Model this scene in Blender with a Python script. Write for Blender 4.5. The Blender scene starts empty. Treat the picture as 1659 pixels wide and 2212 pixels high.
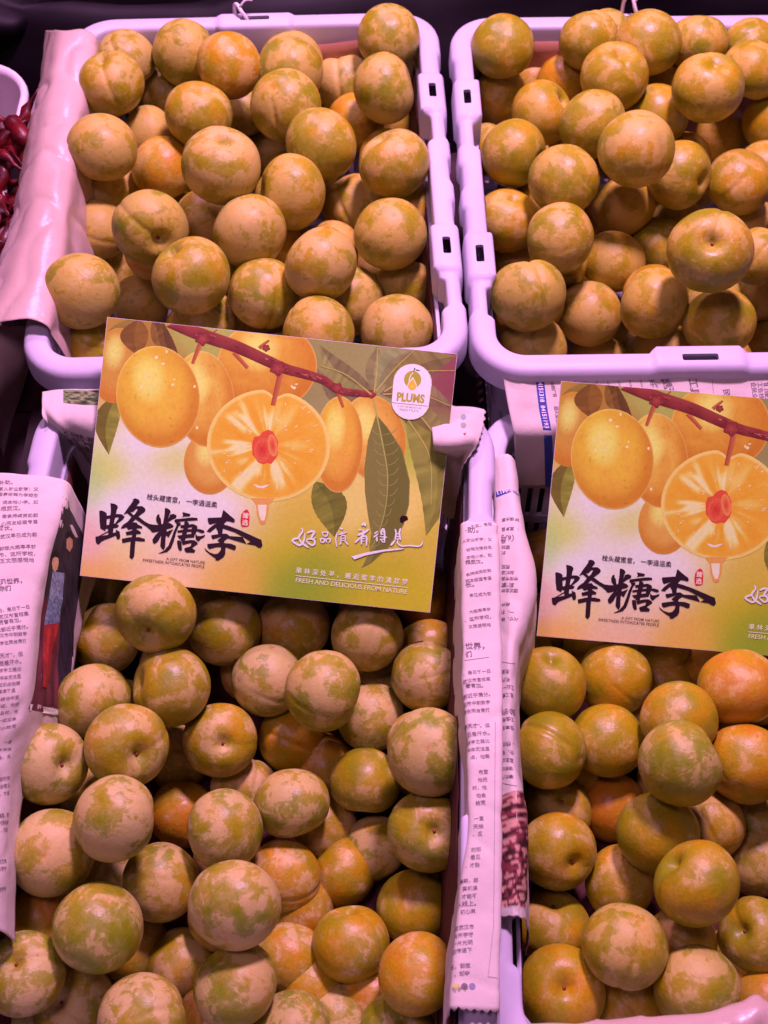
import bpy, bmesh, math, random
from mathutils import Vector, Matrix, Quaternion, noise

# ------------------------------------------------------------------ camera, world, lamps, exposure
SC = bpy.context.scene
COL = SC.collection
FPX, HC, TH = 2700.0, .837, math.radians(56.7)          # focal length in photo units (1659 wide), camera height, look-down angle
cam_d = bpy.data.cameras.new('camera'); cam = bpy.data.objects.new('camera', cam_d); COL.objects.link(cam)
cam.location = (0, 0, HC); cam.rotation_euler = (math.pi/2 - TH, 0, 0)
cam_d.sensor_fit = 'VERTICAL'; cam_d.sensor_height = 36; cam_d.lens = 36*FPX/2212
cam_d.clip_start = .01; cam_d.clip_end = 50
cam_d.dof.use_dof = True; cam_d.dof.focus_distance = .80; cam_d.dof.aperture_fstop = 14.0
SC.camera = cam

W = bpy.data.worlds.new('World'); SC.world = W; W.use_nodes = True
W.node_tree.nodes['Background'].inputs[0].default_value = (.50, .19, .40, 1)
W.node_tree.nodes['Background'].inputs[1].default_value = .06

def lamp(name, loc, target, size, power, color):
    l = bpy.data.lights.new(name, 'AREA'); l.shape = 'DISK'; l.size = size; l.energy = power; l.color = color
    o = bpy.data.objects.new(name, l); COL.objects.link(o); o.location = loc
    o.rotation_euler = (Vector(target) - Vector(loc)).to_track_quat('-Z', 'Y').to_euler()
    return o

lamp('stall_or_fill_lamp', (.22, .97, 1.34), (-.02, .66, .1), .19, 30, (1, .465, .95))
lamp('stall_or_fill_lamp', (-.32, 1.55, 1.35), (-.1, .8, .1), .18, 13, (1, .44, .94))
lamp('stall_or_fill_lamp', (-.34, .12, 1.55), (-.05, .4, .1), .30, 4.4, (1, .47, .97))  # added fill lamp, brightens the crates from the front left

SC.cycles.max_bounces = 6; SC.cycles.diffuse_bounces = 3; SC.cycles.glossy_bounces = 2; SC.cycles.transmission_bounces = 3
SC.view_settings.view_transform = 'Standard'; SC.view_settings.look = 'None'
SC.view_settings.exposure = 0; SC.view_settings.gamma = 1
SC.render.resolution_x, SC.render.resolution_y = 768, 1024
SC.cycles.use_denoising = True

# ------------------------------------------------------------------ helpers
FW = Vector((0, math.cos(TH), -math.sin(TH))); UP = Vector((0, math.sin(TH), math.cos(TH))); RT = Vector((1, 0, 0)); CC = Vector((0, 0, HC))
def ray(x, y): return FW + RT*((x-829.5)/FPX) - UP*((y-1106)/FPX)
def at(x, y, z):                                   # the point of the place at height z that the photo shows at x, y
    d = ray(x, y); return CC + d*((z-HC)/d.z)
def dep(x, y, t): return CC + ray(x, y)*t
def proj(p):
    q = p-CC; t = q.dot(FW); return 829.5+FPX*q.dot(RT)/t, 1106-FPX*q.dot(UP)/t, t
def lin(c): return tuple((v/255/12.92 if v/255 <= .04045 else ((v/255+.055)/1.055)**2.4) for v in c)
LAMP = (1.0, .475, .95)
def ink(c, k=1.42):                                # photo colour under the pink lamps -> the print's own colour
    l = lin(c); return tuple(min(.92, max(.004, a/(b*k))) for a, b in zip(l, LAMP))

def tag(o, label=None, cat=None, group=None, kind=None):
    if label: o['label'] = label
    if cat: o['category'] = cat
    if group: o['group'] = group
    if kind: o['kind'] = kind
    return o
def empty(name, loc=(0, 0, 0), rz=0):
    o = bpy.data.objects.new(name, None); COL.objects.link(o); o.location = loc; o.rotation_euler = (0, 0, rz); o.empty_display_size = .02
    return o
def link(name, me, parent=None, mat=None):
    o = bpy.data.objects.new(name, me); COL.objects.link(o)
    if parent: o.parent = parent
    if mat and not me.materials: me.materials.append(mat)
    return o
def mesh(name, verts, faces, mat=None, smooth=False):
    me = bpy.data.meshes.new(name); me.from_pydata([tuple(v) for v in verts], [], faces); me.update()
    if mat: me.materials.append(mat)
    if smooth: me.polygons.foreach_set('use_smooth', [True]*len(me.polygons))
    return me

class NT:
    def __init__(s, name):
        s.m = bpy.data.materials.new(name); s.m.use_nodes = True; s.t = s.m.node_tree; s.n = s.t.nodes; s.b = s.n['Principled BSDF']; s.out = s.n['Material Output']
    def new(s, typ, **kw):
        n = s.n.new(typ)
        for k, v in kw.items(): setattr(n, k, v)
        return n
    def l(s, a, b): s.t.links.new(a, b)
    def val(s, sock, v):
        if isinstance(v, (int, float)): sock.default_value = v
        elif isinstance(v, tuple): sock.default_value = v if len(v) == 4 else (*v, 1)
        else: s.l(v, sock)
    def math(s, op, a, b=0.0, c=None, clamp=False):
        n = s.new('ShaderNodeMath', operation=op); n.use_clamp = clamp
        s.val(n.inputs[0], a); s.val(n.inputs[1], b)
        if c is not None: s.val(n.inputs[2], c)
        return n.outputs[0]
    def mix(s, f, a, b, mode='MIX'):
        n = s.new('ShaderNodeMix', data_type='RGBA', blend_type=mode)
        s.val(n.inputs[0], f); s.val(n.inputs[6], a); s.val(n.inputs[7], b); return n.outputs[2]
    def noise(s, vec, scale, detail=4, rough=.55, dist=0):
        n = s.new('ShaderNodeTexNoise'); n.inputs['Scale'].default_value = scale; n.inputs['Detail'].default_value = detail
        n.inputs['Roughness'].default_value = rough; n.inputs['Distortion'].default_value = dist
        if vec is not None: s.l(vec, n.inputs['Vector'])
        return n.outputs[0]
    def step(s, x, lo, hi):
        n = s.new('ShaderNodeMapRange'); n.interpolation_type = 'SMOOTHSTEP'
        s.val(n.inputs[0], x); s.val(n.inputs[1], lo); s.val(n.inputs[2], hi); return n.outputs[0]
    def bump(s, h, strength, dist):
        n = s.new('ShaderNodeBump'); n.inputs['Strength'].default_value = strength; n.inputs['Distance'].default_value = dist
        s.l(h, n.inputs['Height']); s.l(n.outputs[0], s.b.inputs['Normal'])

# ------------------------------------------------------------------ materials
def mat_plum():
    t = NT('plum_skin'); tc = t.new('ShaderNodeTexCoord'); oi = t.new('ShaderNodeObjectInfo')
    off = t.new('ShaderNodeVectorMath', operation='SCALE'); off.inputs[0].default_value = (37, 53, 71); t.l(oi.outputs['Random'], off.inputs[3])
    ad = t.new('ShaderNodeVectorMath', operation='ADD'); t.l(tc.outputs['Object'], ad.inputs[0]); t.l(off.outputs[0], ad.inputs[1]); P = ad.outputs[0]
    sep = t.new('ShaderNodeSeparateColor'); t.l(oi.outputs['Color'], sep.inputs[0]); hue, bloom, pale = sep.outputs[0], sep.outputs[1], sep.outputs[2]
    sx = t.new('ShaderNodeSeparateXYZ'); t.l(tc.outputs['Object'], sx.inputs[0])
    # skin colour: olive green -> golden -> orange
    h = t.math('ADD', hue, t.math('MULTIPLY', t.math('SUBTRACT', t.noise(P, 1.1, 2), .5), 1.15), clamp=True)
    cr = t.new('ShaderNodeValToRGB'); e = cr.color_ramp.elements
    e[0].position = .1; e[0].color = (.19, .255, .007, 1); e[1].position = .95; e[1].color = (.50, .21, .010, 1)
    k = e.new(.45); k.color = (.345, .30, .005, 1); k = e.new(.68); k.color = (.48, .30, .006, 1)
    t.l(h, cr.inputs[0])
    fine = t.noise(P, 14, 3, .65)
    skin = t.mix(t.step(fine, .3, .75), cr.outputs[0], t.mix(.35, cr.outputs[0], (.17, .12, .006)))
    # pale specks
    vo = t.new('ShaderNodeTexVoronoi'); vo.inputs['Scale'].default_value = 17; t.l(P, vo.inputs['Vector'])
    speck = t.math('MULTIPLY', t.math('SUBTRACT', 1, t.step(vo.outputs['Distance'], .06, .15)), t.step(t.noise(P, 5, 2), .48, .62))
    skin = t.mix(t.math('MULTIPLY', speck, .5), skin, (.54, .46, .16))
    # waxy bloom, rubbed off in patches with crisp edges and streaks
    n1 = t.noise(P, 1.55, 3, .5, .45); n2 = t.noise(P, 4.6, 3, .6, .9)
    ws = t.new('ShaderNodeMapping'); ws.inputs['Scale'].default_value = (9, 9, 2.2); t.l(P, ws.inputs[0])
    n3 = t.noise(ws.outputs[0], 1.6, 3.5, .7, .6)
    f = t.math('ADD', t.math('MULTIPLY', n1, .76), t.math('ADD', t.math('MULTIPLY', n2, .28), t.math('MULTIPLY', n3, .16)))
    thr = t.math('MULTIPLY_ADD', bloom, -.36, .775)
    d = t.math('SUBTRACT', f, thr)
    m = t.step(d, -.040, .050)
    veil = t.math('MULTIPLY', t.step(d, -.14, .02), .34)
    m = t.math('MULTIPLY', t.math('MAXIMUM', m, veil), t.math('MULTIPLY_ADD', n3, .5, .52), clamp=True)
    bl = t.mix(t.math('ADD', t.math('MULTIPLY', pale, .8), t.math('MULTIPLY', t.math('SUBTRACT', n2, .5), .9), clamp=True), (.545, .42, .075), (.66, .545, .265))
    bl = t.mix(.22, bl, skin)
    col = t.mix(m, skin, bl)
    # scuffs and small brown nicks
    nick = t.math('MULTIPLY', t.step(t.noise(ws.outputs[0], 6.5, 2, .4), .70, .76), t.step(t.noise(P, 2.1, 2), .52, .6))
    col = t.mix(t.math('MULTIPLY', nick, .6), col, (.16, .10, .02))
    # ruddy colour in the stem pit and at the blossom end
    pit = t.step(sx.outputs[2], .80, .92)
    col = t.mix(t.math('MULTIPLY', pit, .30), col, (.46, .32, .16))
    rr = t.math('SQRT', t.math('ADD', t.math('MULTIPLY', sx.outputs[0], sx.outputs[0]), t.math('MULTIPLY', sx.outputs[1], sx.outputs[1])))
    tip = t.math('MULTIPLY', t.math('SUBTRACT', 1, t.step(t.math('ADD', rr, t.math('MULTIPLY', fine, .06)), .045, .13)), t.step(t.math('MULTIPLY', sx.outputs[2], -1), 0, .2))
    col = t.mix(t.math('MULTIPLY', tip, .55), col, (.50, .22, .04))
    t.l(col, t.b.inputs['Base Color'])
    t.l(t.math('MULTIPLY_ADD', m, .22, .36), t.b.inputs['Roughness'])
    t.b.inputs['Specular IOR Level'].default_value = .36
    pass
    t.bump(t.noise(P, 6.5, 3, .62), .22, .0016)
    return t.m
def mat_plain(name, col, rough=.5, spec=.5, var=.12, scale=40, bump=0, bdist=.0005, bscale=200):
    t = NT(name); tc = t.new('ShaderNodeTexCoord'); n = t.noise(tc.outputs['Object'], scale, 5, .6)
    t.l(t.mix(t.step(n, .3, .7), tuple(v*(1-var) for v in col), tuple(min(.95, v*(1+var)) for v in col)), t.b.inputs['Base Color'])
    t.b.inputs['Roughness'].default_value = rough; t.b.inputs['Specular IOR Level'].default_value = spec
    if bump: t.bump(t.noise(tc.outputs['Object'], bscale, 4, .6), bump, bdist)
    return t.m
def mat_plastic():
    t = NT('milky_plastic'); tc = t.new('ShaderNodeTexCoord')
    n = t.noise(tc.outputs['Object'], 9, 4, .6); dirt = t.step(t.noise(tc.outputs['Object'], 60, 6, .7), .60, .74)
    c = t.mix(t.step(n, .3, .7), (.55, .55, .62), (.63, .62, .70))
    c = t.mix(t.math('MULTIPLY', dirt, .22), c, (.45, .36, .36))
    t.l(c, t.b.inputs['Base Color']); t.b.inputs['Roughness'].default_value = .33
    t.l(t.math('MULTIPLY_ADD', n, .25, .32), t.b.inputs['Roughness']); t.b.inputs['Specular IOR Level'].default_value = .3
    tr = t.new('ShaderNodeBsdfTranslucent'); t.l(c, tr.inputs[0])
    mx = t.new('ShaderNodeMixShader'); mx.inputs[0].default_value = .16
    t.l(t.b.outputs[0], mx.inputs[1]); t.l(tr.outputs[0], mx.inputs[2]); t.l(mx.outputs[0], t.out.inputs[0])
    t.bump(t.noise(tc.outputs['Object'], 30, 3), .12, .002)
    return t.m
def mat_paper(name, c1, c2, rough=.75, gloss=.2, trans=.12, fib=.08):
    t = NT(name); tc = t.new('ShaderNodeTexCoord'); o = tc.outputs['Object']
    c = t.mix(t.step(t.noise(o, 14, 4), .3, .7), c1, c2)
    c = t.mix(t.math('MULTIPLY', t.step(t.noise(o, 900, 2, .5), .5, .75), fib*2), c, tuple(v*.7 for v in c1))
    t.l(c, t.b.inputs['Base Color']); t.b.inputs['Roughness'].default_value = rough; t.b.inputs['Specular IOR Level'].default_value = gloss
    tr = t.new('ShaderNodeBsdfTranslucent'); t.l(c, tr.inputs[0])
    mx = t.new('ShaderNodeMixShader'); mx.inputs[0].default_value = trans
    t.l(t.b.outputs[0], mx.inputs[1]); t.l(tr.outputs[0], mx.inputs[2]); t.l(mx.outputs[0], t.out.inputs[0])
    t.bump(t.math('ADD', t.noise(o, 120, 4, .6), t.math('MULTIPLY', t.noise(o, 35, 3, .5), 1.5)), .45, .0009)
    return t.m
def mat_print(name='colour_print', rough=.5, spec=.14, grain=.05):
    t = NT(name); a = t.new('ShaderNodeVertexColor', layer_name='Col'); tc = t.new('ShaderNodeTexCoord')
    n = t.noise(tc.outputs['Object'], 420, 3, .6)
    c = t.mix(t.step(n, .25, .75), t.mix(grain, a.outputs[0], (.1, .05, .02)), t.mix(1.0, a.outputs[0], (1+grain, 1+grain, 1+grain), 'MULTIPLY'))
    t.l(c, t.b.inputs['Base Color']); t.b.inputs['Roughness'].default_value = rough; t.b.inputs['Specular IOR Level'].default_value = spec
    return t.m
M_PLUM = mat_plum(); M_PLASTIC = mat_plastic()
M_STEM = mat_plain('stem_scar', (.26, .06, .02), .6, .3, .4, 900)
M_NEWS = mat_paper('newsprint', (.62, .58, .48), (.68, .64, .54))
M_INK = mat_plain('newspaper_ink', (.19, .165, .17), .8, .1, .35, 700)
M_BLUE = mat_plain('blue_ink', (.035, .07, .30), .7, .15, .2, 300)
M_KRAFT = mat_paper('waxed_pale_paper', (.53, .41, .32), (.61, .49, .39), .30, .45, .12)
M_BROWN = mat_paper('brown_liner_paper', (.36, .16, .085), (.42, .20, .11), .6, .3, .05)
M_GAP_SHADE = mat_paper('gap_shade_sheet', (.075, .022, .02), (.10, .03, .028), .75, .2, .02)  # shade between the plums, put into the colour of the sheets
M_TABLE = mat_plain('dark_stained_board', (.035, .010, .012), .5, .4, .5, 9, .2, .001, 40)
M_DARK = mat_plain('black_plastic_film', (.004, .002, .004), .6, .2, .4, 12)
M_FLOOR = mat_plain('dark_ground', (.008, .005, .007), .7, .3, .5, 4)
M_CHILI = mat_plain('dried_chili_skin', (.085, .002, .004), .38, .4, .5, 60, .4, .002, 90)
M_PRINT = mat_print(); M_NPRINT = mat_print('newspaper_colour_print', .75, .15, .16)
M_CARD = mat_plain('card_edge', (.80, .76, .72), .6, .3, .05)
M_WHITE = mat_plain('white_plastic', (.74, .66, .68), .4, .4, .06, 20)
M_TIE = mat_plain('white_tie', (.78, .74, .76), .35, .5, .05)

# ------------------------------------------------------------------ ground and table
def box_mesh(name, x0, x1, y0, y1, z0, z1, mat):
    v = [(x, y, z) for z in (z0, z1) for y in (y0, y1) for x in (x0, x1)]
    return mesh(name, v, [(0, 2, 3, 1), (4, 5, 7, 6), (0, 1, 5, 4), (2, 6, 7, 3), (0, 4, 6, 2), (1, 3, 7, 5)], mat)
tag(link('ground', mesh('ground', [(-4, -2, -.75), (4, -2, -.75), (4, 6, -.75), (-4, 6, -.75)], [(0, 1, 2, 3)], M_FLOOR)), kind='structure')
tab = tag(empty('stall_table'), 'dark reddish wooden stall table under the crates', 'table')
y = -.06; i = 0
while y < 1.02:                                       # boards of the table top
    link('board', box_mesh('board', -.62, .66, y, y+.118, -.045, -.018 + (.0008 if i % 2 else 0), M_TABLE), tab); y += .121; i += 1
for sx in (-.58, .60):
    for sy in (0.0, .95): link('leg', box_mesh('leg', sx-.025, sx+.025, sy-.025, sy+.025, -.75, -.046, M_TABLE), tab)
link('riser', box_mesh('riser', -.30, .42, .555, .985, -.0165, -.0045, M_TABLE), tab)

# ------------------------------------------------------------------ crates
CR_H = .175
IX, IY = .1575-.0185, .20-.0185
def rpath(ix, iy, r, step=.0025, nc=10):
    """rounded rectangle, counter-clockwise: (point, outward normal, side, coordinate along the side)"""
    out = []
    def side(a, b, nrm, nm):
        n = max(2, int((b-a).length/step)); d = (b-a)
        for k in range(n): p = a+d*(k/n); out.append((p, nrm, nm, p.y if nm in 'EW' else p.x))
    def arc(c, a0):
        for k in range(nc):
            a = a0+math.pi/2*k/nc; nn = Vector((math.cos(a), math.sin(a))); out.append((c+nn*r, nn, 'C', 9))
    V = lambda x, y: Vector((x, y))
    side(V(ix, -iy+r), V(ix, iy-r), V(1, 0), 'E'); arc(V(ix-r, iy-r), 0)
    side(V(ix-r, iy), V(-ix+r, iy), V(0, 1), 'N'); arc(V(-ix+r, iy-r), math.pi/2)
    side(V(-ix, iy-r), V(-ix, -iy+r), V(-1, 0), 'W'); arc(V(-ix+r, -iy+r), math.pi)
    side(V(-ix+r, -iy), V(ix-r, -iy), V(0, -1), 'S'); arc(V(ix-r, -iy+r), 1.5*math.pi)
    return out
def sstep(x, a, b):
    k = max(0, min(1, (x-a)/(b-a))); return k*k*(3-2*k)
def bumpf(x, c, hw, s=.004): return sstep(x, c-hw-s, c-hw)*(1-sstep(x, c+hw, c+hw+s))
def sweep(path, prof, lug=None):
    n, m = len(path), len(prof); vs, fs = [], []
    for p, nn, nm, s in path:
        li = lz = lo = 0
        if lug and nm in 'EW':
            for c in (-.088, .088): b = bumpf(s, c, .021); li -= .0035*b; lz += .0032*b
            for c in (-.128, .048, -.048, .128, 0): lo += .0022*bumpf(s, c, .012, .003)
            li += .0045*(bumpf(s, .047, .013)+bumpf(s, -.132, .012))
        if lug and nm in 'NS': b = bumpf(s, 0, .030, .003); li -= .004*b; lz += .0028*b
        for o, z, wi, wz in prof:
            o2 = o+li*wi-lo*(1-wi); vs.append((p.x+nn.x*o2, p.y+nn.y*o2, z+lz*wz))
    for i in range(n):
        for j in range(m):
            fs.append((i*m+j, ((i+1) % n)*m+j, ((i+1) % n)*m+(j+1) % m, i*m+(j+1) % m))
    return vs, fs
# rim profile: outward offset, height, share of the lug's inward jut, share of its rise
RIM = [(.0000, -.026, 1, 0), (.0000, -.0035, 1, 1), (.0006, -.0012, 1, 1), (.0022, 0, 1, 1), (.0085, .0003, .5, 1), (.0135, -.0002, 0, 1), (.0162, -.0018, 0, 1), (.0178, -.0052, 0, 1),
       (.0185, -.0210, 0, 0), (.0168, -.0210, 0, 0), (.0160, -.0065, 0, 1), (.0145, -.0034, 0, 1), (.0120, -.0025, 0, 1), (.0048, -.0025, .8, 1), (.0028, -.0042, 1, 1), (.0024, -.026, 1, 0)]
def slot_cutter():
    vs, fs = [], []
    def pill(cx, cy, lx, ly):
        r = min(lx, ly)*.48; ring = []
        for qx, qy, a0 in ((1, 1, 0), (-1, 1, 90), (-1, -1, 180), (1, -1, 270)):
            for k in range(5):
                a = math.radians(a0+k*22.5); ring.append((cx+qx*(lx-r)+r*math.cos(a), cy+qy*(ly-r)+r*math.sin(a)))
        b = len(vs); n = len(ring)
        for z in (-.03, .02): vs.extend((x, y, z) for x, y in ring)
        fs.append(tuple(b+n-1-k for k in range(n))); fs.append(tuple(b+n+k for k in range(n)))
        for k in range(n): fs.append((b+k, b+(k+1) % n, b+n+(k+1) % n, b+n+k))
    for sx in (1, -1):
        for sy in (.088, -.088): pill(sx*(IX+.0075), sy, .0030, .0085)
    for sy in (1, -1): pill(0, sy*(IY+.0075), .0125, .0028)
    return vs, fs
def build_crate():
    V, F_ = sweep(rpath(IX, IY, .020), RIM, True)
    rim = mesh('rim', V, F_, M_PLASTIC)
    bm = bmesh.new(); bm.from_mesh(rim); bmesh.ops.recalc_face_normals(bm, faces=bm.faces); bm.to_mesh(rim); bm.free()
    cv, cf = slot_cutter(); cm = mesh('cut', cv, cf)
    bm = bmesh.new(); bm.from_mesh(cm); bmesh.ops.recalc_face_normals(bm, faces=bm.faces); bm.to_mesh(cm); bm.free()
    ro = link('rim_tmp', rim); co = link('cut_tmp', cm)
    md = ro.modifiers.new('b', 'BOOLEAN'); md.operation = 'DIFFERENCE'; md.object = co; md.solver = 'EXACT'
    me = bpy.data.meshes.new_from_object(ro.evaluated_get(bpy.context.evaluated_depsgraph_get()))
    bpy.data.objects.remove(ro); bpy.data.objects.remove(co)
    me.name = 'rim'; me.polygons.foreach_set('use_smooth', [True]*len(me.polygons))
    me.set_sharp_from_angle(angle=math.radians(42))
    if not me.materials: me.materials.append(M_PLASTIC)
    parts = [('rim', me)]
    # walls: solid upper band, upright bars below it, ribs and a base ring
    def ring(z0, z1, o0=0., th=.0024):
        k0, k1 = -.012*(-z0/CR_H), -.012*(-z1/CR_H)
        return sweep(rpath(IX-.0002, IY-.0002, .020, .03, 6), [(o0+k0, z0, 0, 0), (o0+k1, z1, 0, 0), (o0+th+k1, z1, 0, 0), (o0+th+k0, z0, 0, 0)])
    v, f = ring(-.075, -.0265); parts.append(('wall_band', mesh('wall_band', v, f, M_PLASTIC)))
    v, f = [], []
    def addm(v2, f2):
        b = len(v); v.extend(v2); f.extend(tuple(b+k for k in q) for q in f2)
    for z in (-.122, -.172): addm(*ring(z, z+.010, -.0003, .003))
    pth = rpath(IX, IY, .020, .0088, 3)
    for p, nn, nm, s in pth:
        tn = Vector((-nn.y, nn.x)); pts = []
        for z in (-.172, -.074):
            k = -.012*(-z/CR_H)
            for o, w in ((.0002+k, -.0024), (.0022+k, -.0024), (.0022+k, .0024), (.0002+k, .0024)): q = p+nn*o+tn*w; pts.append((q.x, q.y, z))
        addm(pts, [(0, 1, 5, 4), (1, 2, 6, 5), (2, 3, 7, 6), (3, 0, 4, 7)])
    parts.append(('lattice_wall', mesh('lattice_wall', v, f, M_PLASTIC)))
    q = [(p-nn*.011) for p, nn, _, _ in rpath(IX, IY, .020, .05, 6)]; n = len(q)
    parts.append(('base_plate', mesh('base_plate', [(p.x, p.y, z) for z in (-.175, -.1722) for p in q], [tuple(reversed(range(n))), tuple(range(n, 2*n))]+[(k, (k+1) % n, n+(k+1) % n, n+k) for k in range(n)], M_PLASTIC)))
    # outer ribs under the rim
    v, f = [], []
    for p, nn, nm, s in rpath(IX, IY, .020, .045, 1):
        if nm == 'C': continue
        tn = Vector((-nn.y, nn.x)); pts = []
        for z in (-.074, -.021):
            for o, w in ((.0012, -.001), (.010 if z > -.05 else .004, -.001), (.010 if z > -.05 else .004, .001), (.0012, .001)): r = p+nn*o+tn*w; pts.append((r.x, r.y, z))
        addm(pts, [(0, 3, 2, 1), (4, 5, 6, 7), (0, 1, 5, 4), (1, 2, 6, 5), (2, 3, 7, 6), (3, 0, 4, 7)])
    parts.append(('stiffening_rib', mesh('stiffening_rib', v, f, M_PLASTIC)))
    return parts
CRATE = {'TL': ((-.1035, .7525, .172), 2.2, 'upper left', 'white plastic crate heaped with pale plums, behind the whole plum card'),
         'TR': ((.2155, .752, .172), .9, 'upper right', 'white plastic crate of golden plums at top right, cut by the frame'),
         'BL': ((-.0895, .3200, .16), -2.4, 'lower left', 'white plastic crate lined with newspaper under the whole plum card'),
         'BR': ((.2180, .3240, .1375), -1.6, 'lower right', 'white plastic crate lined with newspaper under the half-seen card')}
parts = build_crate()
for k, (loc, rz, pl, lab) in CRATE.items():
    c = tag(empty('fruit_crate', loc, math.radians(rz)), lab, 'crate', 'white plastic fruit crates')
    if k[0] == 'B': c.scale = (1, 1.115, 1 if k == 'BL' else .87)                # the front pair is the longer model
    for nm, me in parts: link(nm, me, c)
def crate_pt(k, x, y, z):
    loc, rz, _, _ = CRATE[k]; a = math.radians(rz)
    return Vector((loc[0]+x*math.cos(a)-y*math.sin(a), loc[1]+x*math.sin(a)+y*math.cos(a), loc[2]+z))

# ------------------------------------------------------------------ sheets of paper
def spline(pts, n):
    """smooth curve through the points, tangents by chord length so that tight folds do not overshoot"""
    m = len(pts)-1; d = [max(1e-9, (pts[i+1]-pts[i]).length) for i in range(m)]; tg = []
    for i in range(m+1):
        if i == 0: tg.append((pts[1]-pts[0])/d[0])
        elif i == m: tg.append((pts[m]-pts[m-1])/d[m-1])
        else: tg.append(((pts[i]-pts[i-1])/d[i-1]*d[i]+(pts[i+1]-pts[i])/d[i]*d[i-1])/(d[i-1]+d[i]))
    out = []
    for k in range(n+1):
        s = min(k/n*m, m-1e-6); i = int(s); t = s-i; t2, t3 = t*t, t*t*t
        out.append(pts[i]*(2*t3-3*t2+1)+tg[i]*(d[i]*(t3-2*t2+t))+pts[i+1]*(3*t2-2*t3)+tg[i+1]*(d[i]*(t3-t2)))
    return out
def even(pts, n):
    acc = [0]
    for p, q in zip(pts, pts[1:]): acc.append(acc[-1]+(q-p).length)
    out = []; k = 0
    for j in range(n+1):
        t = acc[-1]*j/n
        while k < len(pts)-2 and acc[k+1] < t: k += 1
        out.append(pts[k].lerp(pts[k+1], min(1, max(0, (t-acc[k])/max(1e-12, acc[k+1]-acc[k])))))
    return out
class Sheet:
    def __init__(s, rows, nu, nv, crumple=.0015, freq=30, seed=0, jag=None, sharp=0):
        rr = [even(spline([Vector(p) for p in r], nu*3), nu) for r in rows]
        dense = [spline([r[i] for r in rr], nv*3) for i in range(nu+1)]
        acc = [0]                                      # one common spacing along the sheet, even on the average
        for j in range(nv*3): acc.append(acc[-1]+sum((dense[i][j+1]-dense[i][j]).length for i in range(nu//4, nu+1, 3)))
        cols = [[] for _ in range(nu+1)]; q = 0
        for j in range(nv+1):
            tgt = acc[-1]*j/nv
            while q < nv*3-1 and acc[q+1] < tgt: q += 1
            f_ = min(1, max(0, (tgt-acc[q])/max(1e-12, acc[q+1]-acc[q])))
            for i in range(nu+1): cols[i].append(dense[i][q].lerp(dense[i][q+1], f_))
        s.nu, s.nv = nu, nv; s.g = [[cols[i][j].copy() for i in range(nu+1)] for j in range(nv+1)]
        rnd = random.Random(seed)
        if jag:                                        # torn or serrated ends: (end 'v0'/'v1'/'u0'/'u1', depth)
            for e, dpt in jag:
                if e[0] == 'v':
                    j, jn = (0, 1) if e == 'v0' else (nv, nv-1)
                    for i in range(nu+1):
                        d = (s.g[j][i]-s.g[jn][i]).normalized(); s.g[j][i] += d*dpt*((1 if i % 2 else -.2)+rnd.uniform(-.3, .3))
                else:
                    i, jn = (0, 1) if e == 'u0' else (nu, nu-1)
                    for j in range(nv+1):
                        d = (s.g[j][i]-s.g[j][jn]).normalized(); s.g[j][i] += d*dpt*((1 if j % 2 else -.2)+rnd.uniform(-.3, .3))
        base = [[p.copy() for p in r] for r in s.g]
        for j in range(nv+1):
            for i in range(nu+1):
                p = base[j][i]; a = base[j][min(i+1, nu)]-base[j][max(i-1, 0)]; b = base[min(j+1, nv)][i]-base[max(j-1, 0)][i]
                nrm = a.cross(b); nrm = nrm.normalized() if nrm.length > 1e-12 else Vector((0, 0, 1))
                q = p*freq+Vector((seed*7.1, seed*3.3, 0))
                d = noise.noise(q)*.9+noise.noise(q*2.3)*.45
                if sharp: d += sharp*(1-2*abs(noise.noise(q*.8+Vector((9, 2, 4)))))**3
                s.g[j][i] = p+nrm*(d*crumple)
        g = s.g
        s.Lu = sum(sum((g[j][i+1]-g[j][i]).length for i in range(nu)) for j in range(0, nv+1, max(1, nv//6)))/len(range(0, nv+1, max(1, nv//6)))
        s.Lv = sum(sum((g[j+1][i]-g[j][i]).length for j in range(nv)) for i in range(0, nu+1, max(1, nu//6)))/len(range(0, nu+1, max(1, nu//6)))
        s.rl = [sum((g[j][i+1]-g[j][i]).length for i in range(nu)) for j in range(nv+1)]
        s.pp = [[proj(p) for p in r] for r in g]
    def lu(s, v): return s.rl[min(s.nv, max(0, int(v*s.nv+.5)))]
    def P(s, u, v, off=0):
        x = min(max(u, 0), 1)*s.nu; y_ = min(max(v, 0), 1)*s.nv; i = min(int(x), s.nu-1); j = min(int(y_), s.nv-1); a, b = x-i, y_-j; g = s.g
        p = (g[j][i]*(1-a)+g[j][i+1]*a)*(1-b)+(g[j+1][i]*(1-a)+g[j+1][i+1]*a)*b
        if off:
            n = (g[j][i+1]-g[j][i]).cross(g[j+1][i]-g[j][i])
            n = n.normalized() if n.length > 1e-14 else Vector((0, 0, 1))
            if n.dot(CC-p) < 0: n = -n
            p = p+n*off
        return p
    def uv(s, x, y):                                   # where on the sheet the print stands
        best = None
        for j in range(s.nv):
            for i in range(s.nu):
                q = s.pp[j][i]; d = abs(q[0]-x)+abs(q[1]-y)+q[2]*30
                if best is None or d < best[0]: best = (d, i, j)
        _, i, j = best; q = s.pp[j][i]; qi = s.pp[j][i+1]; qj = s.pp[j+1][i]
        ax, ay, bx, by = qi[0]-q[0], qi[1]-q[1], qj[0]-q[0], qj[1]-q[1]; det = ax*by-ay*bx
        if abs(det) < 1e-6: return i/s.nu, j/s.nv
        dx, dy = x-q[0], y-q[1]; a = (dx*by-dy*bx)/det; b = (ax*dy-ay*dx)/det
        return (i+max(-1, min(1.5, a)))/s.nu, (j+max(-1, min(1.5, b)))/s.nv
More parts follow.
